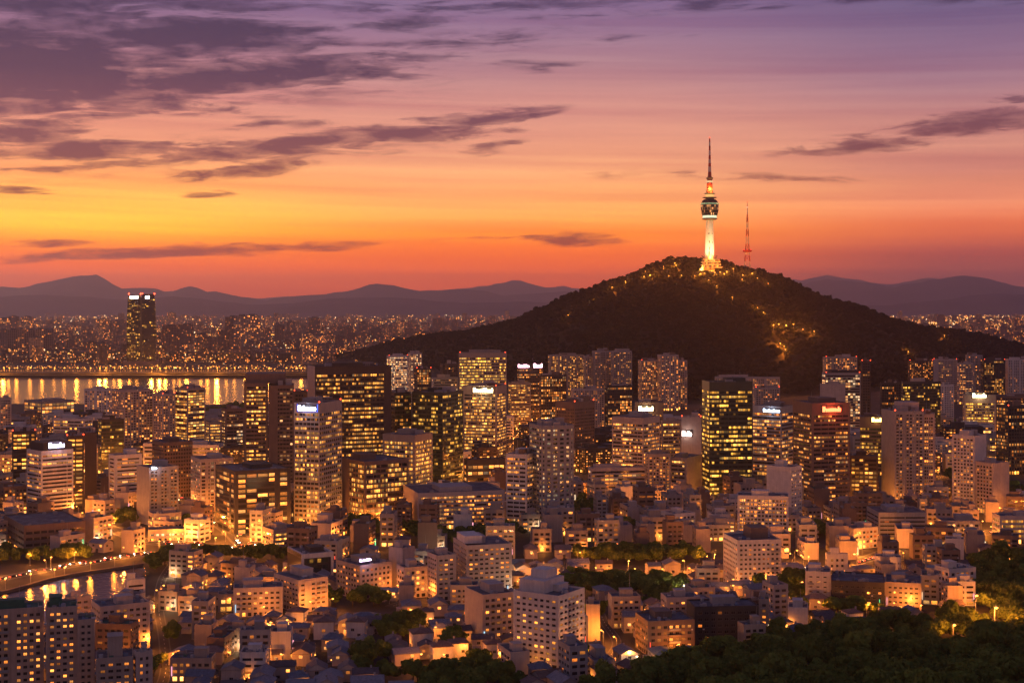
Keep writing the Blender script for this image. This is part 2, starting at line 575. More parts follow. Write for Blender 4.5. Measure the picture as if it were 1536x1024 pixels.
def make_building(r, P, h, st, faces=None, near=False, seed=0):
    """wall, roof, window bands (or single windows when near) of a building with outline P"""
    rn = random.Random(seed)
    n = len(P)
    faces = ((faces or 'w') + 'w' * n)[:n]
    fh = st.get('fh', 3.6)
    base_h = st.get('base', 4.2)
    top_h = st.get('top', 1.6)
    sp = st.get('sp', 0.40) * fh
    bay = st.get('bay', 3.0)
    pier = st.get('pier', 0.5)
    corner = st.get('corner', 0.9)
    dep = st.get('dep', 0.35)
    ns = max(1, int(round((h - base_h - top_h) / fh)))
    fh = (h - base_h - top_h) / ns
    sp = min(sp, fh * 0.8)
    Q = offset_poly(P, dep)
    Q2 = offset_poly(P, dep + 0.6)
    wm = wallmat(st['wall'], st.get('rough', 0.85), st.get('metal', 0.0))
    mb = MB()
    mb.prism(Q, 0, h, 0)
    zs = [0.0 + base_h + i * fh for i in range(ns + 1)]
    e = 0.004
    for i in range(ns + 1):
        z = zs[i]
        mb.ring(P, offset_poly(P, dep + 0.05), z - sp / 2 + e, z + sp / 2 - e)
    mb.ring(P, offset_poly(P, dep + 0.05), h - top_h + sp / 2 + 0.01, h + 0.9)
    mb.ring(P, offset_poly(P, dep + 0.05), 0.0, 0.5)
    bays = []
    for k in range(n):
        a, b = P[k], P[(k + 1) % n]
        L = math.hypot(b[0] - a[0], b[1] - a[1])
        full = L > bay * 1.6
        c = corner if full else min(corner, L * 0.12)
        if faces[k] == 'b':
            edge_box(mb, a, b, 0.002, L - 0.002, 0.5, h - top_h, 0.003, dep + 0.04)
            bays.append((0, 0, L))
            continue
        nb = max(1, int(round((L - 2 * c) / bay)))
        for s in ((0.0, c), (L - c, L)):
            if c > 0.05:
                edge_box(mb, a, b, s[0] + 0.003, s[1] - 0.003, 0.5, h - top_h, 0.002, dep)
        bw = (L - 2 * c) / nb
        if pier > 0:
            for j in range(1, nb):
                if st.get('pskip') and j % st['pskip']:
                    continue
                s = c + j * bw
                edge_box(mb, a, b, s - pier / 2, s + pier / 2, 0.5, h - top_h, -0.02 - st.get('prec', 0), dep - 0.01)
        bays.append((nb, c, L))
        if st.get('core') and full and k in st['core']:      # a blank strip running up the face
            for u0, u1 in (st['core'][k] if isinstance(st['core'][k], list) else [st['core'][k]]):
                edge_box(mb, a, b, L * u0, L * u1, 0.3, h - 0.1, 0.25, dep + 0.04)
        if st.get('balcony') and full and nb > 2 and not near:
            for i in range(ns):
                for j in range(0, nb, 3):
                    edge_box(mb, a, b, c + j * bw + .2, c + (j + 1) * bw - .2, zs[i] + 0.15, zs[i] + 1.1, 0.9, -0.01)
    part('wall', mb, wm, r)
    rb = MB()
    rb.prism(offset_poly(P, dep + 0.06), h - 0.2, h + 0.12, 0)
    part('roof', rb, M_ROOFG if st.get('groof') else M_ROOF, r)
    # glazing
    gm = winmat(**st['win'])
    def strip(zlo, zhi, uv0=0):
        g = MB()
        R = offset_poly(P, dep - 0.03)
        for k in range(n):
            nb, c, L = bays[k]
            if nb == 0:
                continue
            A, B = Vector(R[k]), Vector(R[(k + 1) % n])
            u0 = 40 * k
            g.quad((A.x, A.y, zlo), (B.x, B.y, zlo), (B.x, B.y, zhi), (A.x, A.y, zhi), [(u0, uv0), (u0 + nb, uv0), (u0 + nb, uv0 + 1), (u0, uv0 + 1)])
        return g
    ground = st.get('shop', 0.6)
    gb = strip(0.5, base_h - sp / 2)
    if gb.f:
        part('shopfront', gb, winmat(p=ground, tint='gold', s=st.get('shop_s', 3.4), seg=2.0, mull=0.08), r)
    if not near:
        me = None
        for i in range(ns):
            zlo, zhi = zs[i] + sp / 2, zs[i + 1] - sp / 2
            if me is None:
                g = strip(0, zhi - zlo)
                if not g.f:
                    break
                me = g.mesh('window_band', gm)
            link('window_band', me, r, (0, 0, zlo))
    else:
        # single windows, those turned to the viewer first; the rest of them one part
        fm = st.get('frame', wallmat((0.16, 0.14, 0.13), 0.6))
        R = offset_poly(P, dep - 0.05)
        yaw = r.rotation_euler.z
        cells = []
        for k in range(n):
            nb, c, L = bays[k]
            if nb == 0:
                continue
            a, b = Vector(P[k]), Vector(P[(k + 1) % n])
            t = (b - a).normalized()
            nr = Vector((t.y, -t.x))
            wn = Vector((nr.x * math.cos(yaw) - nr.y * math.sin(yaw), nr.x * math.sin(yaw) + nr.y * math.cos(yaw)))
            to = Vector((-r.location.x, -r.location.y)).normalized()
            vis = wn.dot(to)
            bw = (L - 2 * c) / nb
            ww = bw - pier
            hh = fh - sp
            g = MB()
            f = 0.09
            g.quad((-ww / 2, 0, 0), (ww / 2, 0, 0), (ww / 2, 0, hh), (-ww / 2, 0, hh), [(0, 0), (1, 0), (1, 1), (0, 1)], 0)
            for bx in ((-ww / 2, 0, -ww / 2 + f, hh), (ww / 2 - f, 0, ww / 2, hh), (-ww / 2 + f, 0, ww / 2 - f, f), (-ww / 2 + f, hh - f, ww / 2 - f, hh), (-f / 2, f, f / 2, hh - f)):
                g.box(bx[0], -0.07, bx[1], bx[2], -0.004, bx[3], 1)
            me = g.mesh('window', [gm, fm])
            for i in range(ns):
                for j in range(nb):
                    s = c + (j + 0.5) * bw
                    if st.get('core') and k in st['core'] and any(q_[0] * L - .5 < s < q_[1] * L + .5 for q_ in (st['core'][k] if isinstance(st['core'][k], list) else [st['core'][k]])):
                        continue
                    q = a + t * s - nr * (dep - 0.06)
                    cells.append((vis, me, (q.x, q.y, zs[i] + sp / 2), math.atan2(t.y, t.x), ww, hh, t, nr))
        cells.sort(key=lambda c_: (-(c_[0] > 0.05), -c_[2][2]))
        for cc in cells[:100]:
            w_ = link('window', cc[1], r, cc[2])
            w_.rotation_euler = (0, 0, cc[3])
        if len(cells) > 100:
            g = MB()
            for q, cc in enumerate(cells[100:]):
                x, y, z = cc[2]
                t, ww, hh = cc[6], cc[4], cc[5]
                u = q * 2
                g.quad((x - t.x * ww / 2, y - t.y * ww / 2, z), (x + t.x * ww / 2, y + t.y * ww / 2, z), (x + t.x * ww / 2, y + t.y * ww / 2, z + hh),
                       (x - t.x * ww / 2, y - t.y * ww / 2, z + hh), [(u, 0), (u + 1, 0), (u + 1, 1), (u, 1)])
                g.quad((x - t.x * 0.05 + cc[7].x * .02, y - t.y * 0.05 + cc[7].y * .02, z), (x + t.x * 0.05 + cc[7].x * .02, y + t.y * 0.05 + cc[7].y * .02, z),
                       (x + t.x * 0.05 + cc[7].x * .02, y + t.y * 0.05 + cc[7].y * .02, z + hh), (x - t.x * 0.05 + cc[7].x * .02, y - t.y * 0.05 + cc[7].y * .02, z + hh), None, 1)
            part('more_windows', g, [gm, fm], r, kind='stuff')
    # what stands on the roof
    xs = [p[0] for p in P]
    ys = [p[1] for p in P]
    w, d = max(xs) - min(xs), max(ys) - min(ys)
    cx, cyy = (max(xs) + min(xs)) / 2, (max(ys) + min(ys)) / 2
    zr = h + 0.12
    ph = st.get('pent', 0.5)
    if ph:
        pw, pd, pz = w * rn.uniform(.3, .5), d * rn.uniform(.35, .55), st.get('penth', rn.uniform(2.8, 4.5))
        ox, oy = cx + rn.uniform(-.2, .2) * w, cyy + rn.uniform(-.1, .15) * d
        b = MB()
        b.box(ox - pw / 2, oy - pd / 2, zr, ox + pw / 2, oy + pd / 2, zr + pz)
        b.box(ox - pw / 2 - .2, oy - pd / 2 - .2, zr + pz + .004, ox + pw / 2 + .2, oy + pd / 2 + .2, zr + pz + 0.3)
        part('penthouse', b, wallmat(st.get('pwall', st['wall']), 0.85) if not st.get('gpent') else M_ROOFG, r)
        if rn.random() < 0.5:
            b = MB()
            b.tube((ox + pw * .3, oy, zr + pz + .3), (ox + pw * .3, oy, zr + pz + 5 + rn.random() * 4), 0.12, 0.05)
            part('antenna', b, M_METAL, r)
    if h > 52 and not near:
        for q in range(rn.randint(1, 3)):
            bw_, bd_, bh_ = w * rn.uniform(.12, .3), d * rn.uniform(.15, .3), rn.uniform(2, 6)
            bx_, by_ = cx + rn.uniform(-.3, .3) * w, cyy - d * rn.uniform(.12, .3)
            b = MB()
            b.box(bx_ - bw_ / 2, by_ - bd_ / 2, zr, bx_ + bw_ / 2, by_ + bd_ / 2, zr + bh_)
            for j in range(3):
                b.box(bx_ - bw_ / 2 - .08, by_ - bd_ / 2 - .08, zr + bh_ * (.3 + .2 * j), bx_ + bw_ / 2 + .08, by_ + bd_ / 2 + .08, zr + bh_ * (.3 + .2 * j) + .25)
            part('plant_room', b, wallmat(rn.choice([W_GREY, W_PINK, W_BROWN]), 0.8), r)
        if rn.random() < .35:
            b = MB()
            b.tube((cx - w * .2, cyy + d * .1, zr), (cx - w * .2, cyy + d * .1, zr + rn.uniform(8, 15)), .22, .06)
            part('mast', b, M_METAL, r)
        if rn.random() < .25:
            b = MB()
            b.tube((cx + w * .22, cyy - d * .1, zr + 3.2), (cx + w * .22, cyy - d * .1, zr + 3.5), min(w, d) * .24, min(w, d) * .24, 20)
            for a_ in range(4):
                b.tube((cx + w * .22 + 2 * math.cos(a_ * 1.57), cyy - d * .1 + 2 * math.sin(a_ * 1.57), zr), (cx + w * .22 + 2 * math.cos(a_ * 1.57), cyy - d * .1 + 2 * math.sin(a_ * 1.57), zr + 3.2), .2, .2)
            part('helipad', b, wallmat(W_GREY), r)
        if rn.random() < .3:
            for sx_ in (-1, 1):
                b = MB()
                b.lathe([(.05, h + .9), (.8, h + 1.7), (.05, h + 2.5)], 8, 0, cx + sx_ * w * .47, cyy - d * .47)
                part('beacon', b, emat('roof_beacon', (1.0, .07, .02), 5.0), r)
    if st.get('clutter'):
        for q in range(rn.randint(2, 4)):      # boilers, ducts and drying frames
            ux, uy = cx + rn.uniform(-.4, .4) * w, cyy + rn.uniform(-.4, .1) * d
            b = MB()
            b.box(ux, uy, zr, ux + rn.uniform(.6, 3), uy + rn.uniform(.5, 1.2), zr + rn.uniform(.4, 1.4))
            b.tube((ux + .2, uy + .2, zr), (ux + .2, uy + .2, zr + 2.2), .09, .09, 5)
            part('roof_box', b, wallmat(rn.choice([W_WHITE, W_GREY, (.12, .2, .32), (.08, .16, .12)]), .7), r)
        nb, c, L = bays[0]
        if nb > 2 and rn.random() < .7:
            bw = (L - 2 * c) / nb
            k0 = rn.randrange(nb - 1)
            for i in range(1 if ns > 1 else 0, ns):
                x0_, x1_ = P[0][0] + c + k0 * bw + .1, P[0][0] + c + (k0 + 1 + (nb > 4)) * bw - .1
                b = MB()
                b.box(x0_, P[0][1] - 1.2, zs[i] - .1, x1_, P[0][1] - .01, zs[i] + .08)
                b.box(x0_, P[0][1] - 1.2, zs[i] + .081, x1_, P[0][1] - 1.1, zs[i] + 1.05)
                part('balcony', b, wallmat(W_GREY if i % 2 else st['wall']), r)
        for q in range(rn.randint(1, 4)):
            i, sx_ = rn.randrange(ns), rn.uniform(-.45, .45) * w
            b = MB()
            b.box(sx_, -d / 2 - .45, zs[i] - .35, sx_ + .9, -d / 2 - .005, zs[i] + .3)
            part('air_conditioner', b, M_PALE, r)
        if rn.random() < .7 and not near:  # amber fill lamp added at the front to brighten the gaps between blocks
            b = MB()
            ex_ = rn.uniform(-.35, .35) * w
            b.lathe([(.03, 2.7), (.38, 3.0), (.03, 3.3)], 8, 0, ex_, -d / 2 - 1.0)
            b.box(ex_ - .05, -d / 2 - 1.0, 3.25, ex_ + .05, -d / 2 - .01, 3.35)
            part('fill_lamp', b, M_LAMP, r)
            dl = bpy.data.lights.new('lamp_or_fill_light', 'POINT')
            dl.energy = rn.choice((900, 1700, 3200))
            dl.color = (1.0, .30, .04) if rn.random() < .85 else (1.0, .62, .32)
            dl.shadow_soft_size = .4
            link('lamp_or_fill_light', dl, r, (ex_, -d / 2 - 2.6, 3.6))
        if rn.random() < .45:
            cs = rn.choice([(1.0, .75, .45), (.5, .8, 1.0), (1.0, .1, .05), (.2, 1.0, .4), (1.0, .4, .5)])
            sx_ = rn.choice((-.46, .4)) * w
            b = MB()
            b.box(sx_, -d / 2 - .6, 3.0, sx_ + .25, -d / 2 - .01, min(h - 1, 7.5))
            part('signboard', b, emat('signboard', cs, 1.6), r)
    for q in range(st.get('units', rn.randint(1, 4))):
        ux, uy = cx + rn.uniform(-.42, .42) * w, cyy + rn.choice((-1, 1)) * rn.uniform(.3, .42) * d
        s = rn.uniform(.7, 1.6)
        b = MB()
        if rn.random() < .3:
            b.tube((ux, uy, zr + .3), (ux, uy, zr + 1.9), 1.0, 1.0, 10)
            b.tube((ux, uy, zr), (ux, uy, zr + .3), 0.7, 0.7, 6)
            part('water_tank', b, wallmat((0.30, 0.32, 0.36), .5), r)
        else:
            b.box(ux - s, uy - s * .7, zr, ux + s, uy + s * .7, zr + s)
            b.tube((ux, uy, zr + s), (ux, uy, zr + s + .25), s * .45, s * .45, 8)
            part('vent_unit', b, M_METAL, r)
    return ns


def col(a, b, c):
    return (a, b, c)


W_WHITE = (0.62, 0.56, 0.52)
W_PINK = (0.46, 0.38, 0.345)
W_TAN = (0.37, 0.295, 0.25)
W_BROWN = (0.17, 0.115, 0.095)
W_DKBR = (0.075, 0.055, 0.05)
W_GREY = (0.31, 0.29, 0.29)
W_DARK = (0.045, 0.04, 0.042)
W_GREEN = (0.05, 0.065, 0.055)

ST = {
    'office': dict(wall=W_TAN, fh=3.6, sp=.52, bay=1.7, pskip=4, pier=.45, corner=2.0, win=dict(p=.45, tint='gold', s=1.8)),
    'officew': dict(wall=W_WHITE, fh=3.5, sp=.52, bay=1.8, pskip=3, pier=.5, corner=1.2, win=dict(p=.33, tint='pale', s=1.6)),
    'dark': dict(wall=W_DARK, fh=3.7, sp=.48, bay=1.8, pskip=4, pier=.3, corner=1.5, win=dict(p=.8, tint='gold', s=1.7), shop=.8),
    'brown': dict(wall=W_BROWN, fh=3.6, sp=.5, bay=2.6, pier=.9, corner=1.4, win=dict(p=.2, tint='warm', s=1.4)),
    'green': dict(wall=W_GREEN, fh=3.8, sp=.44, bay=1.8, pskip=3, pier=.2, corner=.5, dep=.2, metal=.3, rough=.4,
                  win=dict(p=.28, tint='yell', s=1.5, glass=(.05, .075, .065), metal=.5, seg=5.0, mull=.05)),
    'stripe': dict(wall=W_PINK, fh=3.4, sp=.56, bay=1.8, pskip=5, pier=0, corner=1.2, win=dict(p=.3, tint='warm', s=1.5)),
    'apt': dict(core={0: [(.2, .25), (.48, .53), (.76, .8)], 1: (.45, .52)}, wall=W_PINK, fh=2.9, sp=.45, bay=3.0, pier=1.1, corner=1.5, win=dict(p=.34, tint='warm', s=1.7, seg=1.0)),
    'aptg': dict(core={0: [(.3, .36), (.64, .69)], 3: (.4, .5)}, wall=W_GREY, fh=2.9, sp=.48, bay=2.8, pier=1.0, corner=1.6, balcony=True, win=dict(p=.22, tint='warm', s=1.5, seg=1.0)),
    'aptw': dict(wall=W_WHITE, fh=3.0, sp=.52, bay=3.0, pier=1.2, corner=1.8, win=dict(p=.27, tint='warm', s=1.8, seg=1.0)),
    'lit': dict(wall=W_TAN, fh=3.6, sp=.5, bay=1.8, pskip=3, pier=.4, corner=1.5, win=dict(p=.85, tint='gold', s=2.2)),
    'blank': dict(wall=W_WHITE, fh=3.4, sp=.6, bay=4.0, pier=1.8, corner=2.0, win=dict(p=.15, tint='warm', s=1.3)),
    'villa': dict(wall=W_PINK, fh=3.1, sp=.55, bay=3.2, pier=1.3, corner=1.2, base=3.4, top=1.0, win=dict(p=.2, tint='warm', s=1.8, seg=1.0), shop=.55, clutter=True),
}


def style(name, **kw):
    s = dict(ST[name])
    w = dict(s['win'])
    for k in list(kw):
        if k in ('p', 'tint', 's', 'glass', 'seg'):
            w[k] = kw.pop(k)
    if 'metal_g' in kw:
        w['metal'] = kw.pop('metal_g')
    s.update(kw)
    s['win'] = w
    return s


FOOT = []      # (x, y, radius) of everything that stands


def add_sign(r, x0, x1, y, z0, z1, col_, strength, seed=0, back=True, glow=None, ax='x'):
    """rooftop lettering: one tall mark, then a run of rounded strokes of uneven height (too small to read in the photograph)"""
    rn = random.Random(seed)
    f = MB()
    if ax == 'x':
        f.box(x0 - .6, y + .12, z0 - .5, x1 + .6, y + .4, z1 + .5)
    s = part('sign', f, M_DARK if back else M_METAL, r)
    g = MB()
    H = z1 - z0
    x = x0
    k = 0
    while x < x1 - H * .12:
        w = H * (0.62 if k == 0 else rn.uniform(.28, .46))
        w = min(w, x1 - x)
        hh = H if k == 0 else H * rn.choice((.62, .66, .7, .95))
        g.tube((x + w * .5, y + .11, z0 + hh * .5), (x + w * .5, y - .15, z0 + hh * .5), w * .55, w * .5, 10)
        g.box(x, y - .1, z0, x + w * .82, y + .1, z0 + hh * .92)
        x += w * .98
        k += 1
    part('lettering', g, emat('sign_light', col_, strength), s)
    if glow:
        d = bpy.data.lights.new('sign_light', 'POINT')
        d.energy = glow
        d.color = col_
        d.shadow_soft_size = 1.0
        link('sign_lamp', d, r, ((x0 + x1) / 2, y - 3.5, (z0 + z1) / 2))
    return s


BOX = {}
N_B = [0]


def hero(name, cat, label, short, xL, xC, xR, yT, yB, st, faces=None, depth=None, near=False, sign=None, plan=None, group=None, th=None):
    """a building measured on the photograph: columns of its outer edges and near corner, rows of roof line and foot"""
    N_B[0] += 1
    Y = EYE * FPX / (yB - HOR)
    kL, kC, kR = (xL - 768) / FPX, (xC - 768) / FPX, (xR - 768) / FPX
    h = EYE + (HOR - yT) * Y / FPX
    al = math.atan((0.5 * (xL + xR) - 768) / FPX)
    a, b = xC - xL, xR - xC
    if th is not None:
        thp = math.radians(th)
    elif a < 1.5:
        thp = 0.0
    elif b < 1.5:
        thp = PI / 2
    else:
        thp = min(max(math.atan2(a, b), math.radians(14)), math.radians(76))
    t = thp - al
    cx, cyy = kC * Y, Y
    if a < 1.5:
        w = (kR * Y - cx) / (math.cos(t) - kR * math.sin(t))
        d = depth or min(max(w * .6, 10), 26)
    elif b < 1.5:
        d = (cx - kL * Y) / (math.sin(t) + kL * math.cos(t))
        w = depth or min(max(d * .6, 10), 26)
    else:
        w = (kR * Y - cx) / (math.cos(t) - kR * math.sin(t))
        d = (cx - kL * Y) / (math.sin(t) + kL * math.cos(t))
    ux, uy = math.cos(t), math.sin(t)
    ox = cx + ux * w / 2 - uy * d / 2
    oy = cyy + uy * w / 2 + ux * d / 2
    hr_ = random.Random(N_B[0] * 31)
    if not near:
        st = dict(st, win=dict(st['win']))
        st['win']['s'] = round(st['win']['s'] * hr_.choice((.7, .85, 1.0, 1.15)), 2)
        if hr_.random() < .3:
            st['win']['tint'] = hr_.choice(('warm', 'pale', 'gold'))
    r = root(name, cat, (ox, oy, 0), t, label, group)
    P = plan(w, d) if plan else rect(w, d)
    make_building(r, P, h, st, faces, near, seed=N_B[0] * 13)
    if sign:
        sx0, sx1, sy0, sy1, scol, sst = sign[:6]
        face = sign[6] if len(sign) > 6 else 0
        m = Y / FPX
        if face == 0:
            lx0 = -w / 2 + (sx0 - xC) * m / math.cos(thp) if a >= 1.5 else -w / 2 + (sx0 - xL) * m
            lx1 = -w / 2 + (sx1 - xC) * m / math.cos(thp) if a >= 1.5 else -w / 2 + (sx1 - xL) * m
            z1 = EYE + (HOR - sy0) * m
            z0 = EYE + (HOR - sy1) * m
            add_sign(r, lx0, lx1, -d / 2 - .6, z0, z1, scol, sst, N_B[0], glow=(sign[7] if len(sign) > 7 else 6000))
    rad = math.hypot(w, d) / 2
    FOOT.append((ox, oy, w / 2, d / 2, t))
    px, py = proj(ox, oy, h * .6)
    LANDMARKS.append((px, py, short, math.hypot(ox, oy)))
    BOX[short] = (r, w, d, h)
    return r, w, d, h


def add_block(r, x0, y0, z0, x1, y1, z1, name='penthouse', wall=None, mat=None):
    b = MB()
    b.box(x0, y0, z0, x1, y1, z1)
    return part(name, b, mat or wallmat(wall or W_GREY), r)


def blocked(x, y, m):
    for (ox, oy, hw, hd, t) in FOOT:
        dx_, dy_ = x - ox, y - oy
        if abs(dx_) > 90 or abs(dy_) > 90:
            continue
        c, s = math.cos(-t), math.sin(-t)
        lx, ly = dx_ * c - dy_ * s, dx_ * s + dy_ * c
        if abs(lx) < hw + m and abs(ly) < hd + m:
            return True
    return False


def in_poly(x, y, P):
    c = False
    n = len(P)
    for i in range(n):
        x0, y0 = P[i]
        x1, y1 = P[i - 1]
        if (y0 > y) != (y1 > y) and x < (x1 - x0) * (y - y0) / (y1 - y0) + x0:
            c = not c
    return c



# ------------------------------------------------------------------ the wooded hill
SIL = np.array([(300, 560), (440, 546), (500, 537), (515, 533), (560, 522), (600, 512), (650, 504), (700, 498), (730, 493), (760, 485), (790, 474), (820, 461),
                (850, 447), (870, 438), (900, 428), (930, 419), (960, 409), (985, 398), (1005, 391), (1040, 390), (1060, 393), (1090, 396), (1110, 403),
                (1140, 409), (1170, 419), (1190, 427), (1210, 437), (1240, 450), (1280, 462), (1310, 470), (1350, 485), (1380, 493), (1420, 497), (1450, 501),
                (1480, 505), (1510, 514), (1536, 520), (1600, 532), (1700, 548), (1800, 560), (2000, 590)], float)
RID = np.array([(300, 4700), (440, 4650), (515, 4500), (600, 4150), (700, 3750), (800, 3450), (900, 3250), (1040, 3180), (1150, 3200), (1300, 3300), (1400, 3500),
                (1536, 3850), (1700, 4200), (2000, 4600)], float)


def fbm(x, y, s, seed=0):
    v = 0.0
    a = 1.0
    for k in range(4):
        v = v + a * (np.sin(x / s * 1.7 + seed + 1.3 * np.sin(y / s * 1.1 + k)) * np.cos(y / s * 1.9 + 2.1 * seed + 1.7 * np.sin(x / s * 0.9 - k)))
        s *= 0.5
        a *= 0.5
    return v


def terrain(X, Y):
    """height of the land; the plain is 0"""
    X = np.asarray(X, float)
    Y = np.maximum(np.asarray(Y, float), 50.0)
    u = 768 + FPX * X / Y
    R = np.interp(u, RID[:, 0], RID[:, 1])
    row = np.interp(u, SIL[:, 0], SIL[:, 1])
    Hc = np.maximum(EYE + (HOR - row) * R / FPX + 2.2 * fbm(X, X * 0, 45.0, 3.0) - 3.0, 0)
    Wf = 120 + 600 * np.minimum(Hc / 275.0, 1)
    t = (Y - R) / np.where(Y < R, Wf, Wf * 1.3)
    t = np.clip(np.abs(t), 0, 1)
    base = (0.5 + 0.5 * np.cos(PI * t)) ** 1.12
    gul = (fbm(X, Y, 330.0, 1.0) * 0.085 + fbm(X, Y, 90.0, 4.0) * .02) * np.sin(PI * t) * 1.6
    h = Hc * np.clip(base + gul, 0, 1)
    # the wooded rise at the lower edge, under the viewer
    g = (X - 200) * 0.05 + (745 - Y) * 0.13
    g2 = np.clip(g, 0, 26) * np.clip((X - 20) / 90.0, 0, 1)
    return np.where(Y > 1800, h, g2)


def hit(px, py, y0=2200, y1=5000, step=4.0):
    """where the line of sight through this column and row meets the hillside"""
    Ys = np.arange(y0, y1, step)
    Xs = (px - 768) / FPX * Ys
    Zs = EYE + (HOR - py) / FPX * Ys
    hh = terrain(Xs, Ys)
    k = np.argmax(hh >= Zs)
    if not (hh >= Zs).any():
        k = int(np.argmax(hh - Zs))
    return float(Xs[k]), float(Ys[k]), float(hh[k])


def grid_mesh(name, xs, ys, zf, mat):
    XX, YY = np.meshgrid(xs, ys)
    ZZ = zf(XX, YY)
    v = np.stack([XX, YY, ZZ], -1).reshape(-1, 3)
    nx, ny = len(xs), len(ys)
    i = (np.arange(ny - 1)[:, None] * nx + np.arange(nx - 1)[None, :]).ravel()
    f = np.stack([i, i + 1, i + nx + 1, i + nx], -1)
    me = bpy.data.meshes.new(name)
    me.from_pydata(v.tolist(), [], f.tolist())
    me.polygons.foreach_set('use_smooth', np.ones(len(f), dtype=bool))
    me.materials.append(mat)
    me.update()
    return me


M_GROUND = noisemat('city_ground', (0.025, 0.024, 0.022), (0.06, 0.054, 0.05), 0.03)
M_SOIL = noisemat('hill_soil', (0.018, 0.018, 0.012), (0.035, 0.03, 0.02), 0.03)
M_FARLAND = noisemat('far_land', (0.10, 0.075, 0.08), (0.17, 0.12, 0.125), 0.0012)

# ground sheet to the horizon
gb = MB()
gb.quad((-90000, -3000, 0), (90000, -3000, 0), (90000, 120000, 0), (-90000, 120000, 0))
ground = part('ground', gb, M_GROUND, kind='structure')
# the hill stands on it
hx = np.arange(-1500, 3600, 22.0)
hy = np.arange(2250, 5700, 22.0)
hill = link('hill', grid_mesh('hill', hx, hy, lambda X, Y: terrain(X, Y) - 0.6, M_SOIL), kind='structure')
fx_ = np.arange(24, 560, 8.0)
fy_ = np.arange(400, 1030, 8.0)
slope = link('hillside', grid_mesh('hillside', fx_, fy_, lambda X, Y: terrain(X, Y) - 0.5, M_SOIL), kind='structure')


# far mountains: each range a ridged solid, kilometres deep
def mountains(name, Y, depth, pts, seed):
    P = np.array(pts, float)
    xs = np.linspace(-1.0, 1.0, 220)
    us = np.linspace(P[0, 0], P[-1, 0], 260)
    X = (us - 768) / FPX * Y
    Hc = EYE + (HOR - np.interp(us, P[:, 0], P[:, 1])) / FPX * Y
    ts = np.linspace(-1, 1, 25)
    rngh = np.array([Hc * (1 - abs(t)) ** 1.1 * (1 + 0.15 * math.sin(PI * t) * fbm(X, X * 0 + t * depth, 1500.0, seed)) for t in ts])
    rough = (fbm(X, X * 0, 900.0, seed) + .6 * fbm(X, X * 0, 260.0, seed + 2)) * Hc * 0.05
    v = []
    for i, t in enumerate(ts):
        for j in range(len(us)):
            v.append((X[j] * (1 + 0.0 * t), Y + t * depth, max(rngh[i][j] + rough[j] * (1 - abs(t)), -5)))
    n = len(us)
    f = [(i * n + j, i * n + j + 1, (i + 1) * n + j + 1, (i + 1) * n + j) for i in range(len(ts) - 1) for j in range(n - 1)]
    me = bpy.data.meshes.new(name)
    me.from_pydata(v, [], f)
    me.polygons.foreach_set('use_smooth', np.ones(len(f), dtype=bool))
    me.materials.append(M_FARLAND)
    me.update()
    return link(name, me, kind='structure')


mountains('mountains', 30000, 3500, [(-900, 440), (-300, 436), (-60, 434), (0, 432), (30, 431), (62, 425), (95, 418), (118, 416), (142, 414), (165, 422), (185, 432), (208, 430), (225, 430), (252, 437), (287, 430),
                               (310, 438), (325, 438), (360, 444), (400, 450), (430, 446), (480, 441), (520, 437), (560, 428), (571, 427), (600, 432), (632, 436), (690, 432), (722, 434), (760, 444),
                               (800, 440), (850, 436), (900, 446), (1000, 450), (1180, 440), (1215, 422), (1240, 420), (1290, 423), (1345, 430), (1380, 424), (1415, 416), (1438, 412), (1470, 416),
                               (1505, 425), (1536, 433), (1700, 440), (2400, 446)], 0.3)
mountains('mountains', 40000, 3500, [(-900, 446), (0, 446), (300, 444), (380, 446), (640, 440), (716, 430), (740, 424), (770, 420), (800, 426), (822, 431), (843, 427), (862, 432), (920, 440), (1000, 446), (1150, 432),
                               (1190, 418), (1230, 414), (1258, 414), (1300, 420), (1340, 428), (1370, 422), (1400, 419), (1500, 436), (2400, 446)], 2.1)
mountains('mountains', 21000, 2600, [(-900, 452), (-100, 450), (0, 446), (60, 441), (100, 444), (180, 450), (232, 447), (262, 444), (300, 447), (380, 457), (440, 455), (500, 447), (550, 446), (620, 449), (690, 455),
                               (760, 452), (850, 456), (1100, 458), (1330, 458), (1400, 451), (1450, 445), (1490, 441), (1536, 442), (1700, 450), (2400, 455)], 4.0)

# ------------------------------------------------------------------ the river and the canal
def watermat():
    m, t = newmat('water_surface')
    g = t.n('ShaderNodeNewGeometry').outputs['Position']
    p = t.n('ShaderNodeBsdfPrincipled')
    p.inputs['Base Color'].default_value = (0.02, 0.02, 0.025, 1)
    p.inputs['Roughness'].default_value = 0.16
    p.inputs['IOR'].default_value = 1.33
    b = t.n('ShaderNodeBump')
    b.inputs['Strength'].default_value = 0.8
    b.inputs['Distance'].default_value = 0.5
    x, y, z = t.sep(g)[0:3]
    n1 = t.noise(t.xyz(x, t.m('MULTIPLY', y, 0.6), 0.0), 0.3, 3, 0.6)
    t.l(n1, b.inputs['Height'])
    t.l(b.outputs[0], p.inputs['Normal'])
    finish(t, p.outputs[0])
    return m


M_WATER = watermat()
rv = MB()
RIVER = [gp(-420, 605), gp(116, 606), gp(300, 607), gp(380, 606), gp(480, 604), gp(500, 590), gp(500, 566), gp(300, 566), gp(0, 568), gp(-420, 570)]
rv.poly([(x, y, 0.4) for x, y in RIVER])
part('river', rv, M_WATER, kind='structure')
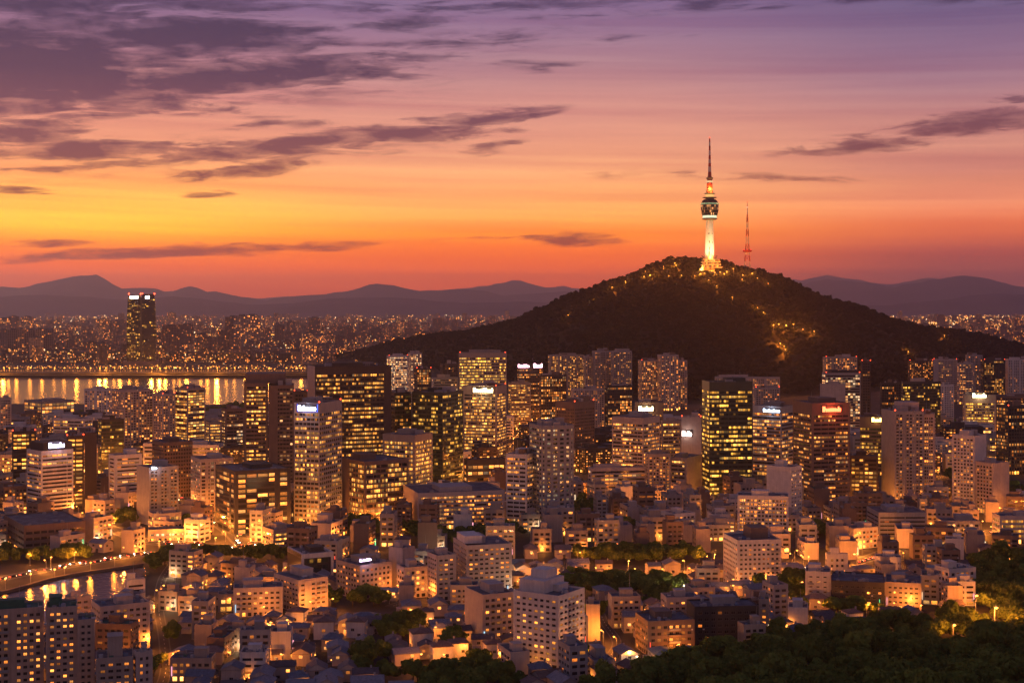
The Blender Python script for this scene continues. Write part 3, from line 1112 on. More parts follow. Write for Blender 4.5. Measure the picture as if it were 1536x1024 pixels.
# the far embankment: a real bank standing above the water
eb = MB()
y1 = gp(0, 566)[1]
eb.box(-3200, y1 - 20, 0, -250, y1 + 150, 7.0)
eb.box(-3200, y1 + 10, 7.0, -250, y1 + 165, 10.0)
part('river_bank', eb, noisemat('bank_grass', (0.03, 0.028, 0.02), (0.06, 0.05, 0.035), 0.01), kind='structure')
CANAL = [gp(-200, 915), gp(-60, 901), gp(0, 893), gp(90, 869), gp(180, 855), gp(213, 850), gp(224, 860), gp(205, 888), gp(110, 930), gp(-60, 985), gp(-200, 1010)]
cv = MB()
cv.poly([(x, y, 0.35) for x, y in CANAL])
part('canal', cv, M_WATER, kind='structure')


def ribbon(mb, pts, width, z, th=0.0, kerb=None):
    """a strip of constant width along a polyline of ground points"""
    pts = [Vector(p) for p in pts]
    out = []
    for i, p in enumerate(pts):
        a = pts[max(i - 1, 0)]
        b = pts[min(i + 1, len(pts) - 1)]
        t = (b - a).normalized()
        nrm = Vector((-t.y, t.x))
        out.append((p + nrm * width / 2, p - nrm * width / 2))
    for (l0, r0), (l1, r1) in zip(out, out[1:]):
        mb.quad((r0.x, r0.y, z), (r1.x, r1.y, z), (l1.x, l1.y, z), (l0.x, l0.y, z))
    return out


def smooth(pts, n=8):
    """Catmull-Rom through ground points"""
    P = [Vector(p) for p in pts]
    P = [P[0] * 2 - P[1]] + P + [P[-1] * 2 - P[-2]]
    out = []
    for i in range(1, len(P) - 2):
        for k in range(n):
            t = k / n
            a, b, c, d = P[i - 1], P[i], P[i + 1], P[i + 2]
            out.append(0.5 * ((2 * b) + (c - a) * t + (2 * a - 5 * b + 4 * c - d) * t * t + (3 * b - a - 3 * c + d) * t ** 3))
    out.append(P[-2])
    return [(p.x, p.y) for p in out]


M_KERB = wallmat((0.11, 0.105, 0.10), 0.8)
ROADS = [
    ('riverside_road', [(-60, 880), (0, 868), (60, 856), (120, 846), (180, 836), (240, 829), (330, 826), (420, 824)], 11, 2),
    ('main_road', [(215, 812), (260, 815), (310, 818), (370, 820), (420, 812), (470, 796), (500, 780)], 17, 3),
    ('main_road', [(60, 762), (120, 778), (170, 794), (215, 812)], 12, 2),
    ('main_road', [(205, 700), (250, 735), (300, 768), (345, 795), (370, 820)], 13, 2),
    ('main_road', [(820, 872), (880, 868), (940, 861), (1000, 858), (1075, 850), (1180, 852), (1240, 853), (1300, 838), (1345, 822)], 11, 2),
    ('side_street', [(585, 910), (620, 900), (645, 903), (700, 915)], 7, 1),
    ('side_street', [(225, 1060), (248, 1010), (246, 960), (238, 910), (243, 870), (262, 840)], 4.5, 1),
    ('side_street', [(905, 1010), (915, 985), (925, 962), (905, 930), (895, 900)], 4, 1),
    ('side_street', [(1180, 822), (1250, 818), (1310, 820), (1400, 828)], 8, 1),
    ('main_road', [(1415, 812), (1470, 800), (1530, 792), (1620, 786)], 13, 2),
    ('main_road', [(700, 760), (760, 700), (785, 650), (800, 620)], 12, 2),
    ('side_street', [(340, 935), (420, 925), (520, 920), (600, 930)], 6, 1),
]
ROADPTS = []
MAINPTS = []
for name, pp, wd, lanes in ROADS:
    pts = smooth([gp(*p) for p in pp])
    rb_ = MB()
    ribbon(rb_, pts, wd + (4 if wd > 8 else 1.4), 0.12)
    part('pavement', rb_, M_KERB, kind='structure')
    rb_ = MB()
    ribbon(rb_, pts, wd, 0.128)
    part(name, rb_, M_ASPH, kind='structure')
    rb_ = MB()
    V = [Vector(p) for p in pts]
    acc = 0.0
    for a, b in zip(V, V[1:]):
        L = (b - a).length
        t = (b - a).normalized()
        nrm = Vector((-t.y, t.x))
        s = 0.0
        while s < L - 3:
            for off in ([0.0] if lanes < 3 else [-wd / 6, wd / 6]):
                c = a + t * s + nrm * off
                e = c + t * 3
                rb_.quad((c.x - nrm.x * .1, c.y - nrm.y * .1, 0.136), (e.x - nrm.x * .1, e.y - nrm.y * .1, 0.136), (e.x + nrm.x * .1, e.y + nrm.y * .1, 0.136), (c.x + nrm.x * .1, c.y + nrm.y * .1, 0.136))
            s += 8
    if rb_.f:
        part('road_marking', rb_, M_MARK, kind='structure')
    for a, b in zip(V, V[1:]):
        L = (b - a).length
        for q in range(max(1, int(L / 5))):
            c = a.lerp(b, q / max(1, int(L / 5)))
            ROADPTS.append((c.x, c.y, wd / 2))
            if wd > 9:
                MAINPTS.append((c.x, c.y, math.atan2(b.y - a.y, b.x - a.x), wd))
RP = np.array(ROADPTS)


def on_road(x, y, m):
    d = np.hypot(RP[:, 0] - x, RP[:, 1] - y) - RP[:, 2]
    return d.min() < m


# ------------------------------------------------------------------ the buildings one can single out
O = 'office_tower'
A = 'apartment_block'
cO, cA = 'office tower', 'apartment block'
WHITE_E = (0.85, 0.9, 1.0)
BLUE_E = (0.25, 0.35, 1.0)
WARM_E = (1.0, 0.72, 0.34)
RED_E = (1.0, 0.09, 0.03)
PINK_E = (1.0, 0.5, 0.62)
GOLD_E = (1.0, 0.55, 0.12)

# -- left side
hero(A, cA, 'slim pale tower block cut off by the edge of the river view', 'pale block at the river edge', -8, -8, 17, 598, 668, style('apt'))
r, w, d, h = hero('riverside_hall', 'hall', 'low wide hall with glowing yellow floors beside the river', 'yellow-lit riverside hall', 36, 62, 112, 603, 634, style('lit', base=3, top=2, fh=5, bay=6, sp=.35, tint='yell', s=2.2, p=.95, units=2), depth=30)
r, w, d, h = hero(A, cA, 'broad stepped apartment block before the river, its higher end facing the bay', 'stepped riverside apartment block', 168, 186, 230, 586, 690, style('apt', bay=3.4, p=.42))
hero(A, cA, 'lower middle wing of the riverside apartment cluster', 'lower riverside wing', 230, 244, 263, 592, 692, style('apt', p=.4))
hero(A, cA, 'riverside apartment tower with brightly lit floor stripes down its front', 'striped lit riverside tower', 262, 281, 308, 583, 690, style('lit', fh=3.1, bay=3.4, p=.75, sp=.42))
hero(O, cO, 'squat golden building glowing beside the striped riverside tower', 'squat golden building', 308, 314, 332, 634, 692, style('lit', p=.7))
hero(O, cO, 'small grey office block with scattered lights before the dark river trees', 'small grey riverside office', 332, 338, 367, 614, 700, style('office', wall=W_BROWN, p=.35))
hero(O, cO, 'dark office block with a pale penthouse between the round-fronted and golden towers', 'dark bluish office block', 147, 152, 186, 630, 712, style('green', p=.3, wall=W_DARK))
r, w, d, h = hero(O, cO, 'tall brown twin-core tower with ribbon windows and dark penthouse', 'twin-core brown tower', 366, 366, 402, 576, 752, style('office', wall=W_BROWN, p=.55, sp=.55, pent=0), depth=40, faces='wbwb')
add_block(r, -w / 2 + 1, -d / 2 + 6, h, w / 2 + 16, d / 2 - 2, h + 9, wall=W_BROWN)
r, w, d, h = hero(O, cO, 'windowless brown shaft with a dark slot joined to the ribbon-windowed tower', 'slotted brown shaft', 403, 403, 441, 579, 752, style('brown', wall=W_BROWN, pier=.4, core={0: (0.0, .36)}, p=.18, bay=3.0, pent=0), depth=36)
hero(O, cO, 'low brown wing with a single lit row beside the twin-core tower', 'low brown wing', 441, 441, 462, 588, 735, style('brown', p=.12, pent=0), depth=24)
r, w, d, h = hero(O, cO, 'huge dark office slab with a lit grid and one pale end pier', 'huge dark office slab', 463, 472, 587, 551, 745, style('dark', bay=1.9, pskip=4, pier=.5, fh=4.0, sp=.5, p=.72, top=6, s=1.9, tint='gold', wall=W_DKBR, core={0: (0.90, .999)}), faces='wwwb', th=14)
b = MB()
b.box(-w / 2 - 1.2, -d / 2 - .6, 0, -w / 2 - .02, d / 2, h + 1.2)
part('end_pier', b, wallmat(W_PINK), r)
r, w, d, h = hero(O, cO, 'grey tower with a blue lit sign at its top corner', 'blue-signed grey tower', 441, 479, 513, 606, 792, style('office', wall=W_GREY, pskip=2, fh=3.7, sp=.45, pier=.5, top=7, p=.5, tint='gold', corner=.9), th=62)
m_ = (EYE * FPX / (792 - HOR)) / FPX
# its sign hangs on the face turned to the canal side
s_root = root('rooftop_sign', 'sign', tuple(r.matrix_basis @ Vector((-w / 2 - .6, 0, 0))), r.rotation_euler.z - PI / 2, 'blue glowing name board high on the grey tower')
add_sign(s_root, -d * .32, d * .40, -.3, h - 5.6, h - .8, (.75, .8, 1.0), 7.0, 4, glow=2500)
bb = MB()
bb.box(-d * .36, .02, h - 6.2, d * .44, .10, h - .3)
part('backing_light', bb, emat('blue_board', (.05, .12, 1.0), 4.5), s_root)
hero(O, cO, 'white striped tower with a violet-white sign on its dark crown', 'violet-signed white tower', 40, 62, 110, 678, 778, style('stripe', wall=W_WHITE, sp=.5, bay=4.5, pier=.3, p=.35, tint='warm', top=2, penth=5.5), th=26, sign=(72, 95, 664, 673, (.70, .66, 1.0), 5.0, 0, 2500))
LANDR = BOX['violet-signed white tower']
add_block(LANDR[0], -LANDR[1] * .42, -LANDR[2] * .5 + 1, LANDR[3] + .1, LANDR[1] * .48, LANDR[2] * .4, LANDR[3] + 7.5, 'crown', W_DARK)
hero(O, cO, 'dark slab with one column of yellow windows behind the violet sign', 'slab with yellow window column', 100, 100, 126, 655, 765, style('dark', p=.7, bay=6, pier=1.0, sp=.5, wall=W_DKBR, pent=.5), depth=20)
hero(O, cO, 'blank dark brown end wall rising beside the violet-signed tower', 'blank dark end wall', 127, 127, 145, 650, 763, style('brown', wall=W_DKBR), faces='bbbb', depth=26)
hero(O, cO, 'narrow dark block with two yellow window columns at the far left', 'narrow dark block by the edge', 18, 18, 54, 648, 742, style('dark', wall=W_DARK, bay=4, pier=2.4, sp=.5, p=.55), depth=24)
hero(O, cO, 'pale round-cornered office with dark ribbons and a slanted dark roof', 'pale ribbon office', 163, 172, 213, 684, 768, style('stripe', wall=W_WHITE, sp=.55, bay=5, p=.35, corner=2.4), th=20)
hero(O, cO, 'dark glass block with a pale blank side and a tiny white roof sign', 'dark block with tiny white sign', 205, 224, 268, 703, 788, style('aptg', wall=W_GREY, p=.25, balcony=True), faces='wwwb', th=24, sign=(227, 235, 700, 704, (.8, .85, 1.0), 9.0, 0, 1500))
hero(O, cO, 'plain brown office with a few lit rooms behind the dark glass block', 'plain brown office', 228, 245, 289, 665, 748, style('brown', p=.2, wall=W_BROWN))
hero(O, cO, 'pale tiered office with arched top floor by the bright junction', 'tiered pale office', 286, 300, 350, 690, 768, style('apt', wall=W_PINK, p=.42, tint='pale', bay=3.6), th=16)
r, w, d, h = hero(O, cO, 'long black office with stacked yellow light boxes between blank piers', 'black office with yellow light boxes', 323, 352, 436, 708, 802, style('dark', wall=W_DARK, fh=3.9, bay=8.5, pier=4.6, sp=.38, corner=3, p=.8, tint='gold', s=2.0, seg=1.0), th=18)
hero(O, cO, 'low flat-roofed brown hall with bluish rooftop beside the boulevard', 'low flat brown hall', 6, 36, 128, 790, 829, style('brown', p=.05, fh=5, bay=5, top=2.5, base=3, pent=0, units=6, wall=W_BROWN), th=14)
hero(O, cO, 'low block with rows of small lit windows at the left edge', 'low block at the left edge', -8, 5, 42, 732, 775, style('apt', p=.4, wall=W_BROWN))
hero(O, cO, 'small lit office behind the low flat brown hall', 'small lit office by the hall', 222, 230, 272, 772, 796, style('lit', wall=W_PINK, p=.6, base=3), depth=20)
hero(O, cO, 'tiny glowing pavilion under the orange street lights', 'glowing roadside pavilion', 222, 222, 278, 796, 812, style('lit', wall=W_TAN, fh=4, base=3, p=.9, pent=0, tint='warm'), depth=14)

# -- centre left
hero(O, cO, 'dark green round-shouldered block behind the blue-signed tower', 'dark green shouldered block', 517, 530, 568, 620, 722, style('green', p=.12, wall=W_GREEN))
hero(O, cO, 'small bright glass cube glowing behind the brown corner office', 'glowing glass cube', 517, 520, 567, 664, 740, style('lit', p=.95, s=2.4, top=7, fh=4.4, bay=4.2))
hero(O, cO, 'brown corner office with tall lit slots beside a glowing window grid', 'brown corner office', 508, 547, 613, 694, 786, style('office', wall=W_BROWN, fh=3.9, sp=.4, pier=.5, p=.66, tint='gold', shop=.95, shop_s=3.2, corner=1.6, core={3: (.05, .42)}), th=30)
hero(O, cO, 'tan office with a blazing yellow front and ribbed brown side', 'tan office with blazing front', 574, 622, 649, 654, 752, style('lit', wall=W_TAN, fh=3.8, p=.93, s=2.2, sp=.45, top=5, corner=2), th=60)
hero(O, cO, 'dark green glass tower with a flat roof beside the huge slab', 'left green glass tower', 579, 592, 617, 590, 728, style('green', wall=W_DARK, p=.35))
hero(O, cO, 'tall green glass tower with bright yellow lower floors', 'right green glass tower', 618, 664, 695, 590, 735, style('green', p=.34, seg=4, shop=.9), th=58)
hero(O, cO, 'golden office tower under a wide glowing white roof sign', 'white-signed golden tower', 694, 745, 760, 580, 700, style('office', wall=W_TAN, fh=3.5, pier=.3, sp=.46, p=.66, tint='gold', s=1.6, top=8, corner=2), faces='wbww', th=72)
L_ = BOX['white-signed golden tower']
s_root = root('rooftop_sign', 'sign', tuple(L_[0].matrix_basis @ Vector((-L_[1] / 2 - .6, 0, 0))), L_[0].rotation_euler.z - PI / 2, 'wide warm white lit sign on the golden office tower')
add_sign(s_root, -L_[2] * .18, L_[2] * .40, -.3, L_[3] - 6.4, L_[3] - 1.0, WARM_E, 12.0, 5, glow=9000)
hero('podium_building', 'low office', 'low dark building with two glowing rows below the golden tower', 'dark podium with glowing rows', 696, 700, 758, 690, 740, style('dark', fh=6, bay=5, sp=.5, p=.9, tint='warm', s=2.0, top=4, pent=0), depth=22)
hero(O, cO, 'white office lit floor by floor behind the huge dark slab', 'white lit office behind the slab', 580, 583, 612, 534, 610, style('lit', wall=W_WHITE, tint='pale', p=.8, s=1.9, sp=.5))
hero(A, cA, 'slim apartment tower with a lit crown at the foot of the hill', 'slim apartment with lit crown', 612, 616, 633, 530, 608, style('apt', p=.5, tint='pale'))
hero(O, cO, 'dark brown block with warm vertical lights before the slim apartment', 'dark block with vertical lights', 621, 625, 647, 553, 640, style('brown', wall=W_DKBR, p=.5, sp=.3))
hero(O, cO, 'windowless dark block on the hill foot beside the broad golden office', 'windowless dark block', 660, 664, 687, 546, 632, style('brown', wall=W_DKBR, p=.03))
hero(O, cO, 'grey ribbon-windowed office below the windowless dark block', 'grey ribbon office', 647, 650, 687, 567, 645, style('stripe', wall=W_GREY, p=.35, tint='pale'))
hero(O, cO, 'broad golden office with lit bands and a machine room roof', 'broad golden office', 688, 688, 760, 530, 650, style('lit', wall=W_TAN, fh=4.0, sp=.52, p=.82, tint='yell', s=1.7, top=5), depth=34)
hero(O, cO, 'long low pale slab with a blank end and ribbon windows', 'long pale slab', 605, 627, 757, 741, 796, style('stripe', wall=W_PINK, fh=3.4, sp=.5, pier=.5, p=.66, tint='warm', top=2, units=7, corner=2), faces='wwwb', th=14)

# -- centre
hero(O, cO, 'orange-footed office with a bright base behind the golden tower', 'orange-footed office', 762, 766, 796, 575, 645, style('stripe', wall=W_TAN, p=.55, s=1.8, shop=1, shop_s=5))
hero(O, cO, 'office wearing a pair of pink-white roof signs', 'pink-signed office', 776, 778, 815, 552, 630, style('brown', wall=W_DKBR, p=.35), sign=(777, 794, 546, 551, PINK_E, 9.0, 0, 4000))
L_ = BOX['pink-signed office']
add_sign(L_[0], L_[1] * .1, L_[1] * .48, -L_[2] / 2 - .6, L_[3] + .6, L_[3] + 7.5, PINK_E, 9.0, 9)
hero(A, cA, 'wide apartment block of warm lights under the hill, nearer the golden office', 'warm apartment block under the hill', 822, 826, 876, 533, 612, style('apt', p=.55, wall=W_TAN))
hero(A, cA, 'grey apartment tower tucked behind the warm block under the hill', 'grey tower behind the warm block', 874, 878, 890, 535, 613, style('apt', p=.4))
hero(A, cA, 'tallest grey apartment pair with red beacons, its first tower', 'first beacon tower', 888, 892, 917, 527, 614, style('aptg', p=.3))
hero(A, cA, 'tallest grey apartment pair with red beacons, its second tower', 'second beacon tower', 917, 920, 948, 527, 616, style('aptg', p=.3))
hero(A, cA, 'rounded apartment cluster under the hill, its lower wing', 'lower wing of the rounded cluster', 957, 962, 990, 541, 614, style('apt', p=.5))
hero(A, cA, 'rounded apartment cluster under the hill, its peaked tower', 'peaked tower of the rounded cluster', 986, 992, 1018, 533, 616, style('apt', p=.5))
hero(A, cA, 'apartment tower closing the rounded cluster beside the dark slope', 'last tower of the rounded cluster', 1014, 1017, 1031, 541, 614, style('apt', p=.45))
hero(O, cO, 'brown office with a glowing yellow base in the middle of the city', 'glowing-based brown office', 809, 811, 850, 563, 640, style('brown', wall=W_DKBR, p=.5, sp=.32, shop=1, shop_s=6, base=14, bay=2.6))
hero(O, cO, 'pale flat office with bluish side left of the round-topped pair', 'pale flat office', 856, 860, 907, 584, 655, style('apt', wall=W_PINK, p=.3))
hero(O, cO, 'dark window-studded block beside the pale flat office', 'dark studded block', 907, 911, 949, 579, 655, style('brown', wall=W_DARK, p=.4, sp=.32))
hero(O, cO, 'dark brown unlit tower with a fine ribbed facade', 'ribbed brown unlit tower', 834, 862, 892, 604, 705, style('brown', wall=W_BROWN, fh=3.4, bay=2.2, pier=1.0, p=.07, top=6), th=50)


def round_plan(w, d):
    pts = [(-w / 2, -d / 2 + w * .16)]
    for k in range(1, 8):
        a = PI + PI * k / 8
        pts.append((w / 2 * math.cos(a), -d / 2 + w * .16 + w * .16 * math.sin(a)))
    pts += [(w / 2, -d / 2 + w * .16), (w / 2, d / 2), (-w / 2, d / 2)]
    return pts


r, w, d, h = hero(O, cO, 'round-fronted glass tower with pale floor rings', 'round-fronted glass tower', 794, 812, 864, 640, 794, style('stripe', wall=W_GREY, fh=3.5, sp=.5, bay=1.9, pskip=3, pier=.3, p=.4, tint='pale', s=1.2, glass=(.04, .06, .065), metal_g=.4), plan=round_plan, th=20)
hero(O, cO, 'white stepped office joined to the round-fronted tower', 'white stepped office', 759, 790, 806, 683, 792, style('officew', wall=W_WHITE, p=.3, fh=3.6, tint='warm'), th=66)
r, w, d, h = hero(O, cO, 'pink ribbon-windowed office below the small yellow sign', 'pink ribbon office', 918, 965, 990, 628, 730, style('stripe', wall=W_PINK, fh=3.6, sp=.5, pier=.4, p=.6, tint='warm', top=5), th=62)
r, w, d, h = hero(O, cO, 'office shaft crowned by a small yellow sign', 'yellow-signed shaft', 952, 952, 995, 604, 705, style('office', wall=W_BROWN, p=.25, top=12), depth=22, sign=(958, 980, 608, 616, WARM_E, 9.0, 0, 5000))
hero(O, cO, 'tan office with warm lit grid beside the pink ribbon office', 'tan grid office', 991, 993, 1022, 632, 718, style('lit', wall=W_TAN, p=.6))
hero(O, cO, 'blank mauve slab carrying a small square white screen', 'mauve slab with square screen', 1022, 1022, 1052, 626, 712, style('blank', wall=W_PINK, p=.1), faces='bwww', depth=20, sign=(1023, 1038, 645, 654, (1.0, .7, .6), 8.0, 0, 3000))
hero(O, cO, 'long low pink office with curved ribs before the blank mauve slab', 'long low pink office', 882, 886, 969, 703, 752, style('stripe', wall=W_PINK, p=.25, bay=4, sp=.45, shop=.9), depth=26)
hero(A, cA, 'warm tower of lit rooms beside the long low pink office', 'warm lit-room tower', 968, 972, 1006, 682, 752, style('apt', wall=W_TAN, p=.5))
hero(A, cA, 'tan block with a floodlit blank yellow wall beside the green tower', 'tan block with yellow wall', 1004, 1030, 1054, 688, 750, style('office', wall=W_TAN, p=.55), faces='bwww', th=66)
r, w, d, h = hero(O, cO, 'dark green tower striped with bright yellow floors', 'yellow-striped green tower', 1053, 1064, 1129, 574, 750, style('green', wall=W_GREEN, fh=4.0, bay=2.2, pskip=4, sp=.5, pier=.5, p=.6, seg=4, tint='yell', s=1.8, top=7, corner=.8), th=15)
hero(O, cO, 'wide low office with orange rooms hugging the hill foot', 'wide orange office at the hill', 1072, 1072, 1170, 566, 618, style('apt', wall=W_PINK, p=.6, s=2.0), depth=24)
hero(O, cO, 'pale blank-sided office beyond the yellow-striped tower', 'pale blank-sided office', 1130, 1133, 1170, 582, 660, style('apt', wall=W_GREY, p=.25))

# -- right
hero(O, cO, 'grey ribbon office under a small bluish-white sign', 'bluish-signed ribbon office', 1128, 1172, 1190, 611, 715, style('stripe', wall=W_GREY, fh=3.6, sp=.45, bay=2.6, p=.5, tint='gold', top=6), th=64)
L_ = BOX['bluish-signed ribbon office']
s_root = root('rooftop_sign', 'sign', tuple(L_[0].matrix_basis @ Vector((-L_[1] / 2 - .6, 0, 0))), L_[0].rotation_euler.z - PI / 2, 'small bluish white lit sign on the grey ribbon office')
add_sign(s_root, -L_[2] * .1, L_[2] * .46, -.3, L_[3] - 5.2, L_[3] - 1.6, (.6, .75, 1.0), 9.0, 6, glow=3000)
r, w, d, h = hero(O, cO, 'tall brown corner tower under a glowing red sign', 'red-signed brown tower', 1189, 1218, 1275, 606, 768, style('office', wall=W_BROWN, fh=3.6, sp=.54, pier=.35, p=.42, tint='gold', s=1.5, top=9, corner=1.8, pent=.4), th=26,
                  sign=(1233, 1261, 609, 618, RED_E, 9.0, 0, 9000))
hero(O, cO, 'striped pale tower with a dark cap behind the red sign', 'striped tower with dark cap', 1233, 1238, 1291, 560, 665, style('stripe', wall=W_GREY, p=.5, tint='pale', sp=.35, bay=3))
L_ = BOX['striped tower with dark cap']
add_block(L_[0], -L_[1] * .3, -L_[2] * .4, L_[3] + .1, L_[1] * .45, L_[2] * .4, L_[3] + 4, 'crown', W_DARK)
hero(O, cO, 'windowless pink block on the shoulder of the red-signed tower', 'windowless pink block', 1230, 1230, 1268, 577, 690, style('blank', wall=W_PINK, p=.3), faces='bbbb', depth=15)
hero(A, cA, 'apartment tower at the hill foot above the striped tower', 'apartment tower above the striped one', 1234, 1238, 1286, 536, 622, style('apt', p=.5, wall=W_TAN))
hero(O, cO, 'slender dark brown tower with faint ribs before the hill', 'slender brown tower', 1291, 1293, 1306, 542, 660, style('brown', wall=W_DKBR, p=.05))
hero(O, cO, 'small brown block with a tidy grid of lit yellow windows', 'brown block with yellow grid', 1274, 1275, 1317, 684, 756, style('lit', wall=W_DKBR, bay=3.6, pier=1.6, sp=.5, fh=3.6, p=.95, s=1.7, seg=1.0))
hero(O, cO, 'green-tinted office with a small golden sign behind the grey apartments', 'golden-signed office', 1290, 1290, 1323, 626, 712, style('green', wall=W_BROWN, p=.5, top=10), depth=24, sign=(1307, 1322, 625, 632, GOLD_E, 10.0, 0, 4000))
r, w, d, h = hero(A, cA, 'tallest grey balcony apartment tower with a square rooftop block', 'tall grey balcony apartments', 1322, 1342, 1386, 618, 762, style('aptg', wall=W_GREY, p=.3, bay=3.0, fh=2.9), faces='wwwb', th=24)
add_block(r, -w * .12, -d * .25, h + .1, w * .45, d * .35, h + 8, 'rooftop_block', W_PINK)
hero(A, cA, 'narrow wing closing the tall grey balcony apartments', 'narrow wing of the balcony tower', 1384, 1384, 1402, 622, 760, style('aptg', wall=W_PINK, p=.35, bay=3.2), depth=18)
hero(O, cO, 'dark office slab before the hill with bluish scattered lights', 'dark slab with scattered lights', 1320, 1322, 1352, 574, 655, style('brown', wall=W_DARK, p=.3, sp=.3))
hero(O, cO, 'wide black office with faint lit rows behind the slim white tower', 'wide black office', 1352, 1354, 1411, 573, 662, style('green', wall=W_DARK, p=.25))
hero(A, cA, 'dark apartment block with an orange mast light before the slope', 'dark block with mast light', 1362, 1364, 1400, 541, 600, style('apt', wall=W_DKBR, p=.45, s=1.8))
hero(O, cO, 'pale-sided office with a white roof light before the slope', 'pale-sided office with roof light', 1400, 1400, 1436, 539, 602, style('brown', wall=W_PINK, p=.2, core={0: (0.0, .2)}), depth=20)
hero(O, cO, 'tall grey block rising above its neighbours at the hill', 'tall grey hill-foot block', 1448, 1450, 1474, 533, 603, style('apt', wall=W_GREY, p=.3))
hero(O, cO, 'pale block with bright rooms before the tall grey hill-foot block', 'pale block with bright rooms', 1436, 1438, 1460, 545, 606, style('lit', wall=W_PINK, p=.5))
hero(O, cO, 'dark glass block with yellow specks near the right edge', 'dark specked block', 1473, 1476, 1508, 540, 604, style('brown', wall=W_DARK, p=.4, sp=.3))
hero(A, cA, 'pale unlit apartment slab cut off by the right edge', 'pale unlit slab', 1508, 1512, 1548, 539, 602, style('apt', wall=W_WHITE, p=.12))
hero(A, cA, 'slim white apartment tower with a pale blue side', 'slim white tower', 1409, 1416, 1431, 578, 650, style('aptw', p=.2), th=40)
hero(O, cO, 'tan office under a wide cream roof light on the right', 'cream-signed tan office', 1444, 1446, 1494, 593, 668, style('office', wall=W_TAN, p=.6, tint='yell', top=9), sign=(1458, 1478, 589, 596, WARM_E, 11.0, 0, 6000))
hero(O, cO, 'long golden rooftop office cut by the right edge', 'long golden office', 1493, 1494, 1550, 594, 655, style('lit', wall=W_BROWN, p=.55))
hero(O, cO, 'dark ribbed office tower cut by the right edge', 'dark ribbed edge tower', 1494, 1512, 1550, 610, 712, style('brown', wall=W_DARK, p=.4, sp=.35, bay=2.8), th=30)
hero(A, cA, 'pale apartment tower with a louvred corner and a lit blank side', 'pale louvred apartment tower', 1428, 1462, 1479, 655, 765, style('aptw', wall=W_WHITE, p=.35, fh=3.0, bay=3.2), faces='bwww', th=62)
hero(A, cA, 'pale block with a wide blank wall before the louvred tower', 'pale block with blank wall', 1463, 1490, 1514, 696, 772, style('aptw', wall=W_PINK, p=.3, fh=3.0), faces='bwww', th=48)
hero(A, cA, 'blank white tower with dark windows on its right side', 'blank white tower', 1150, 1186, 1203, 702, 792, style('aptw', wall=W_WHITE, p=.25, bay=2.6), faces='wwwb', th=60)
hero(A, cA, 'white stepped apartment block of many warm windows', 'white stepped apartments', 1105, 1106, 1183, 744, 806, style('aptw', wall=W_WHITE, fh=2.9, bay=2.8, pier=.8, sp=.4, p=.55, tint='warm'), depth=22)

# -- the near rows: single windows
NEARB = 'apartment_block'
hero(NEARB, cA, 'tan apartment slab with a green rooftop cut by the left edge', 'green-roofed tan slab', -20, -20, 66, 918, 1050, style('villa', wall=(.46,.33,.26), fh=2.9, bay=2.7, pier=1.1, corner=1.2, p=.42, groof=True, gpent=True, pent=1, core={0: (.42, .5)}), near=True, depth=16)
hero(NEARB, cA, 'tan apartment slab with a green rooftop box facing the canal', 'tan slab facing the canal', 69, 69, 116, 914, 1050, style('villa', wall=(.46,.33,.26), fh=2.9, bay=2.7, pier=1.1, p=.44, groof=True, gpent=True, pent=1), near=True, depth=18)
hero(NEARB, cA, 'narrow tan wing ending the green-roofed slabs', 'narrow tan wing', 116, 116, 142, 932, 1050, style('villa', wall=(.46,.33,.26), fh=2.9, bay=2.9, pier=1.2, p=.25, pent=0), near=True, depth=14)
hero(NEARB, cA, 'low tan annex with a big windowless rooftop cube', 'low tan annex', 144, 144, 200, 990, 1062, style('villa', wall=W_TAN, fh=2.9, p=.4, penth=9, bay=3.2), near=True, depth=16)
hero(NEARB, cA, 'small corner block with square windows beside the tan annex', 'small corner block', 200, 204, 229, 980, 1058, style('villa', wall=W_PINK, p=.15), near=True, depth=14)
hero(NEARB, cA, 'pink apartment block with a dark cluttered roof and tall blank flank', 'pink block with cluttered roof', 137, 150, 225, 912, 985, style('villa', wall=W_PINK, fh=2.9, bay=3.4, p=.3, units=5), near=True, th=14)
hero(NEARB, cA, 'plain block behind the green rooftops near the canal', 'plain block by the canal', 99, 101, 137, 898, 960, style('villa', wall=W_PINK, p=.1), near=True, depth=14)
hero(NEARB, cA, 'small white louvred house block standing at the canal edge', 'small louvred canal block', 187, 190, 218, 872, 912, style('stripe', wall=W_WHITE, fh=2.9, p=.1, base=2.8), depth=12)
hero('shop_building', 'shop', 'two-storey shop blazing with yellow light among the houses', 'blazing yellow shop', 327, 327, 351, 893, 918, style('lit', wall=W_TAN, fh=4, base=4, p=1.0, s=3.2, shop=1, shop_s=4, pent=0, bay=3), near=True, depth=10)
hero(NEARB, cA, 'five-storey pale block with lit corner rooms beside the yellow shop', 'pale block by the yellow shop', 350, 350, 424, 884, 926, style('villa', wall=W_PINK, p=.35, fh=2.9), near=True, depth=16)
hero(O, cO, 'white-framed block with one dark glass front', 'white-framed dark glass block', 431, 452, 500, 833, 876, style('green', wall=W_DARK, p=.03, pier=.15, corner=3.5, top=2), th=18, faces='wbwb')
L_ = BOX['white-framed dark glass block']
for (a_, b_) in ((-1, -.84), (.84, 1)):
    bb = MB()
    bb.box(L_[1] / 2 * a_, -L_[2] / 2 - .5, 0, L_[1] / 2 * b_, L_[2] / 2, L_[3] + 1)
    part('frame_pier', bb, wallmat(W_WHITE), L_[0])
bb = MB()
bb.box(-L_[1] / 2 * .838, -L_[2] / 2 - .5, L_[3] - 2, L_[1] / 2 * .838, -L_[2] / 2 + .3, L_[3] + .98)
part('frame_beam', bb, wallmat(W_WHITE), L_[0])
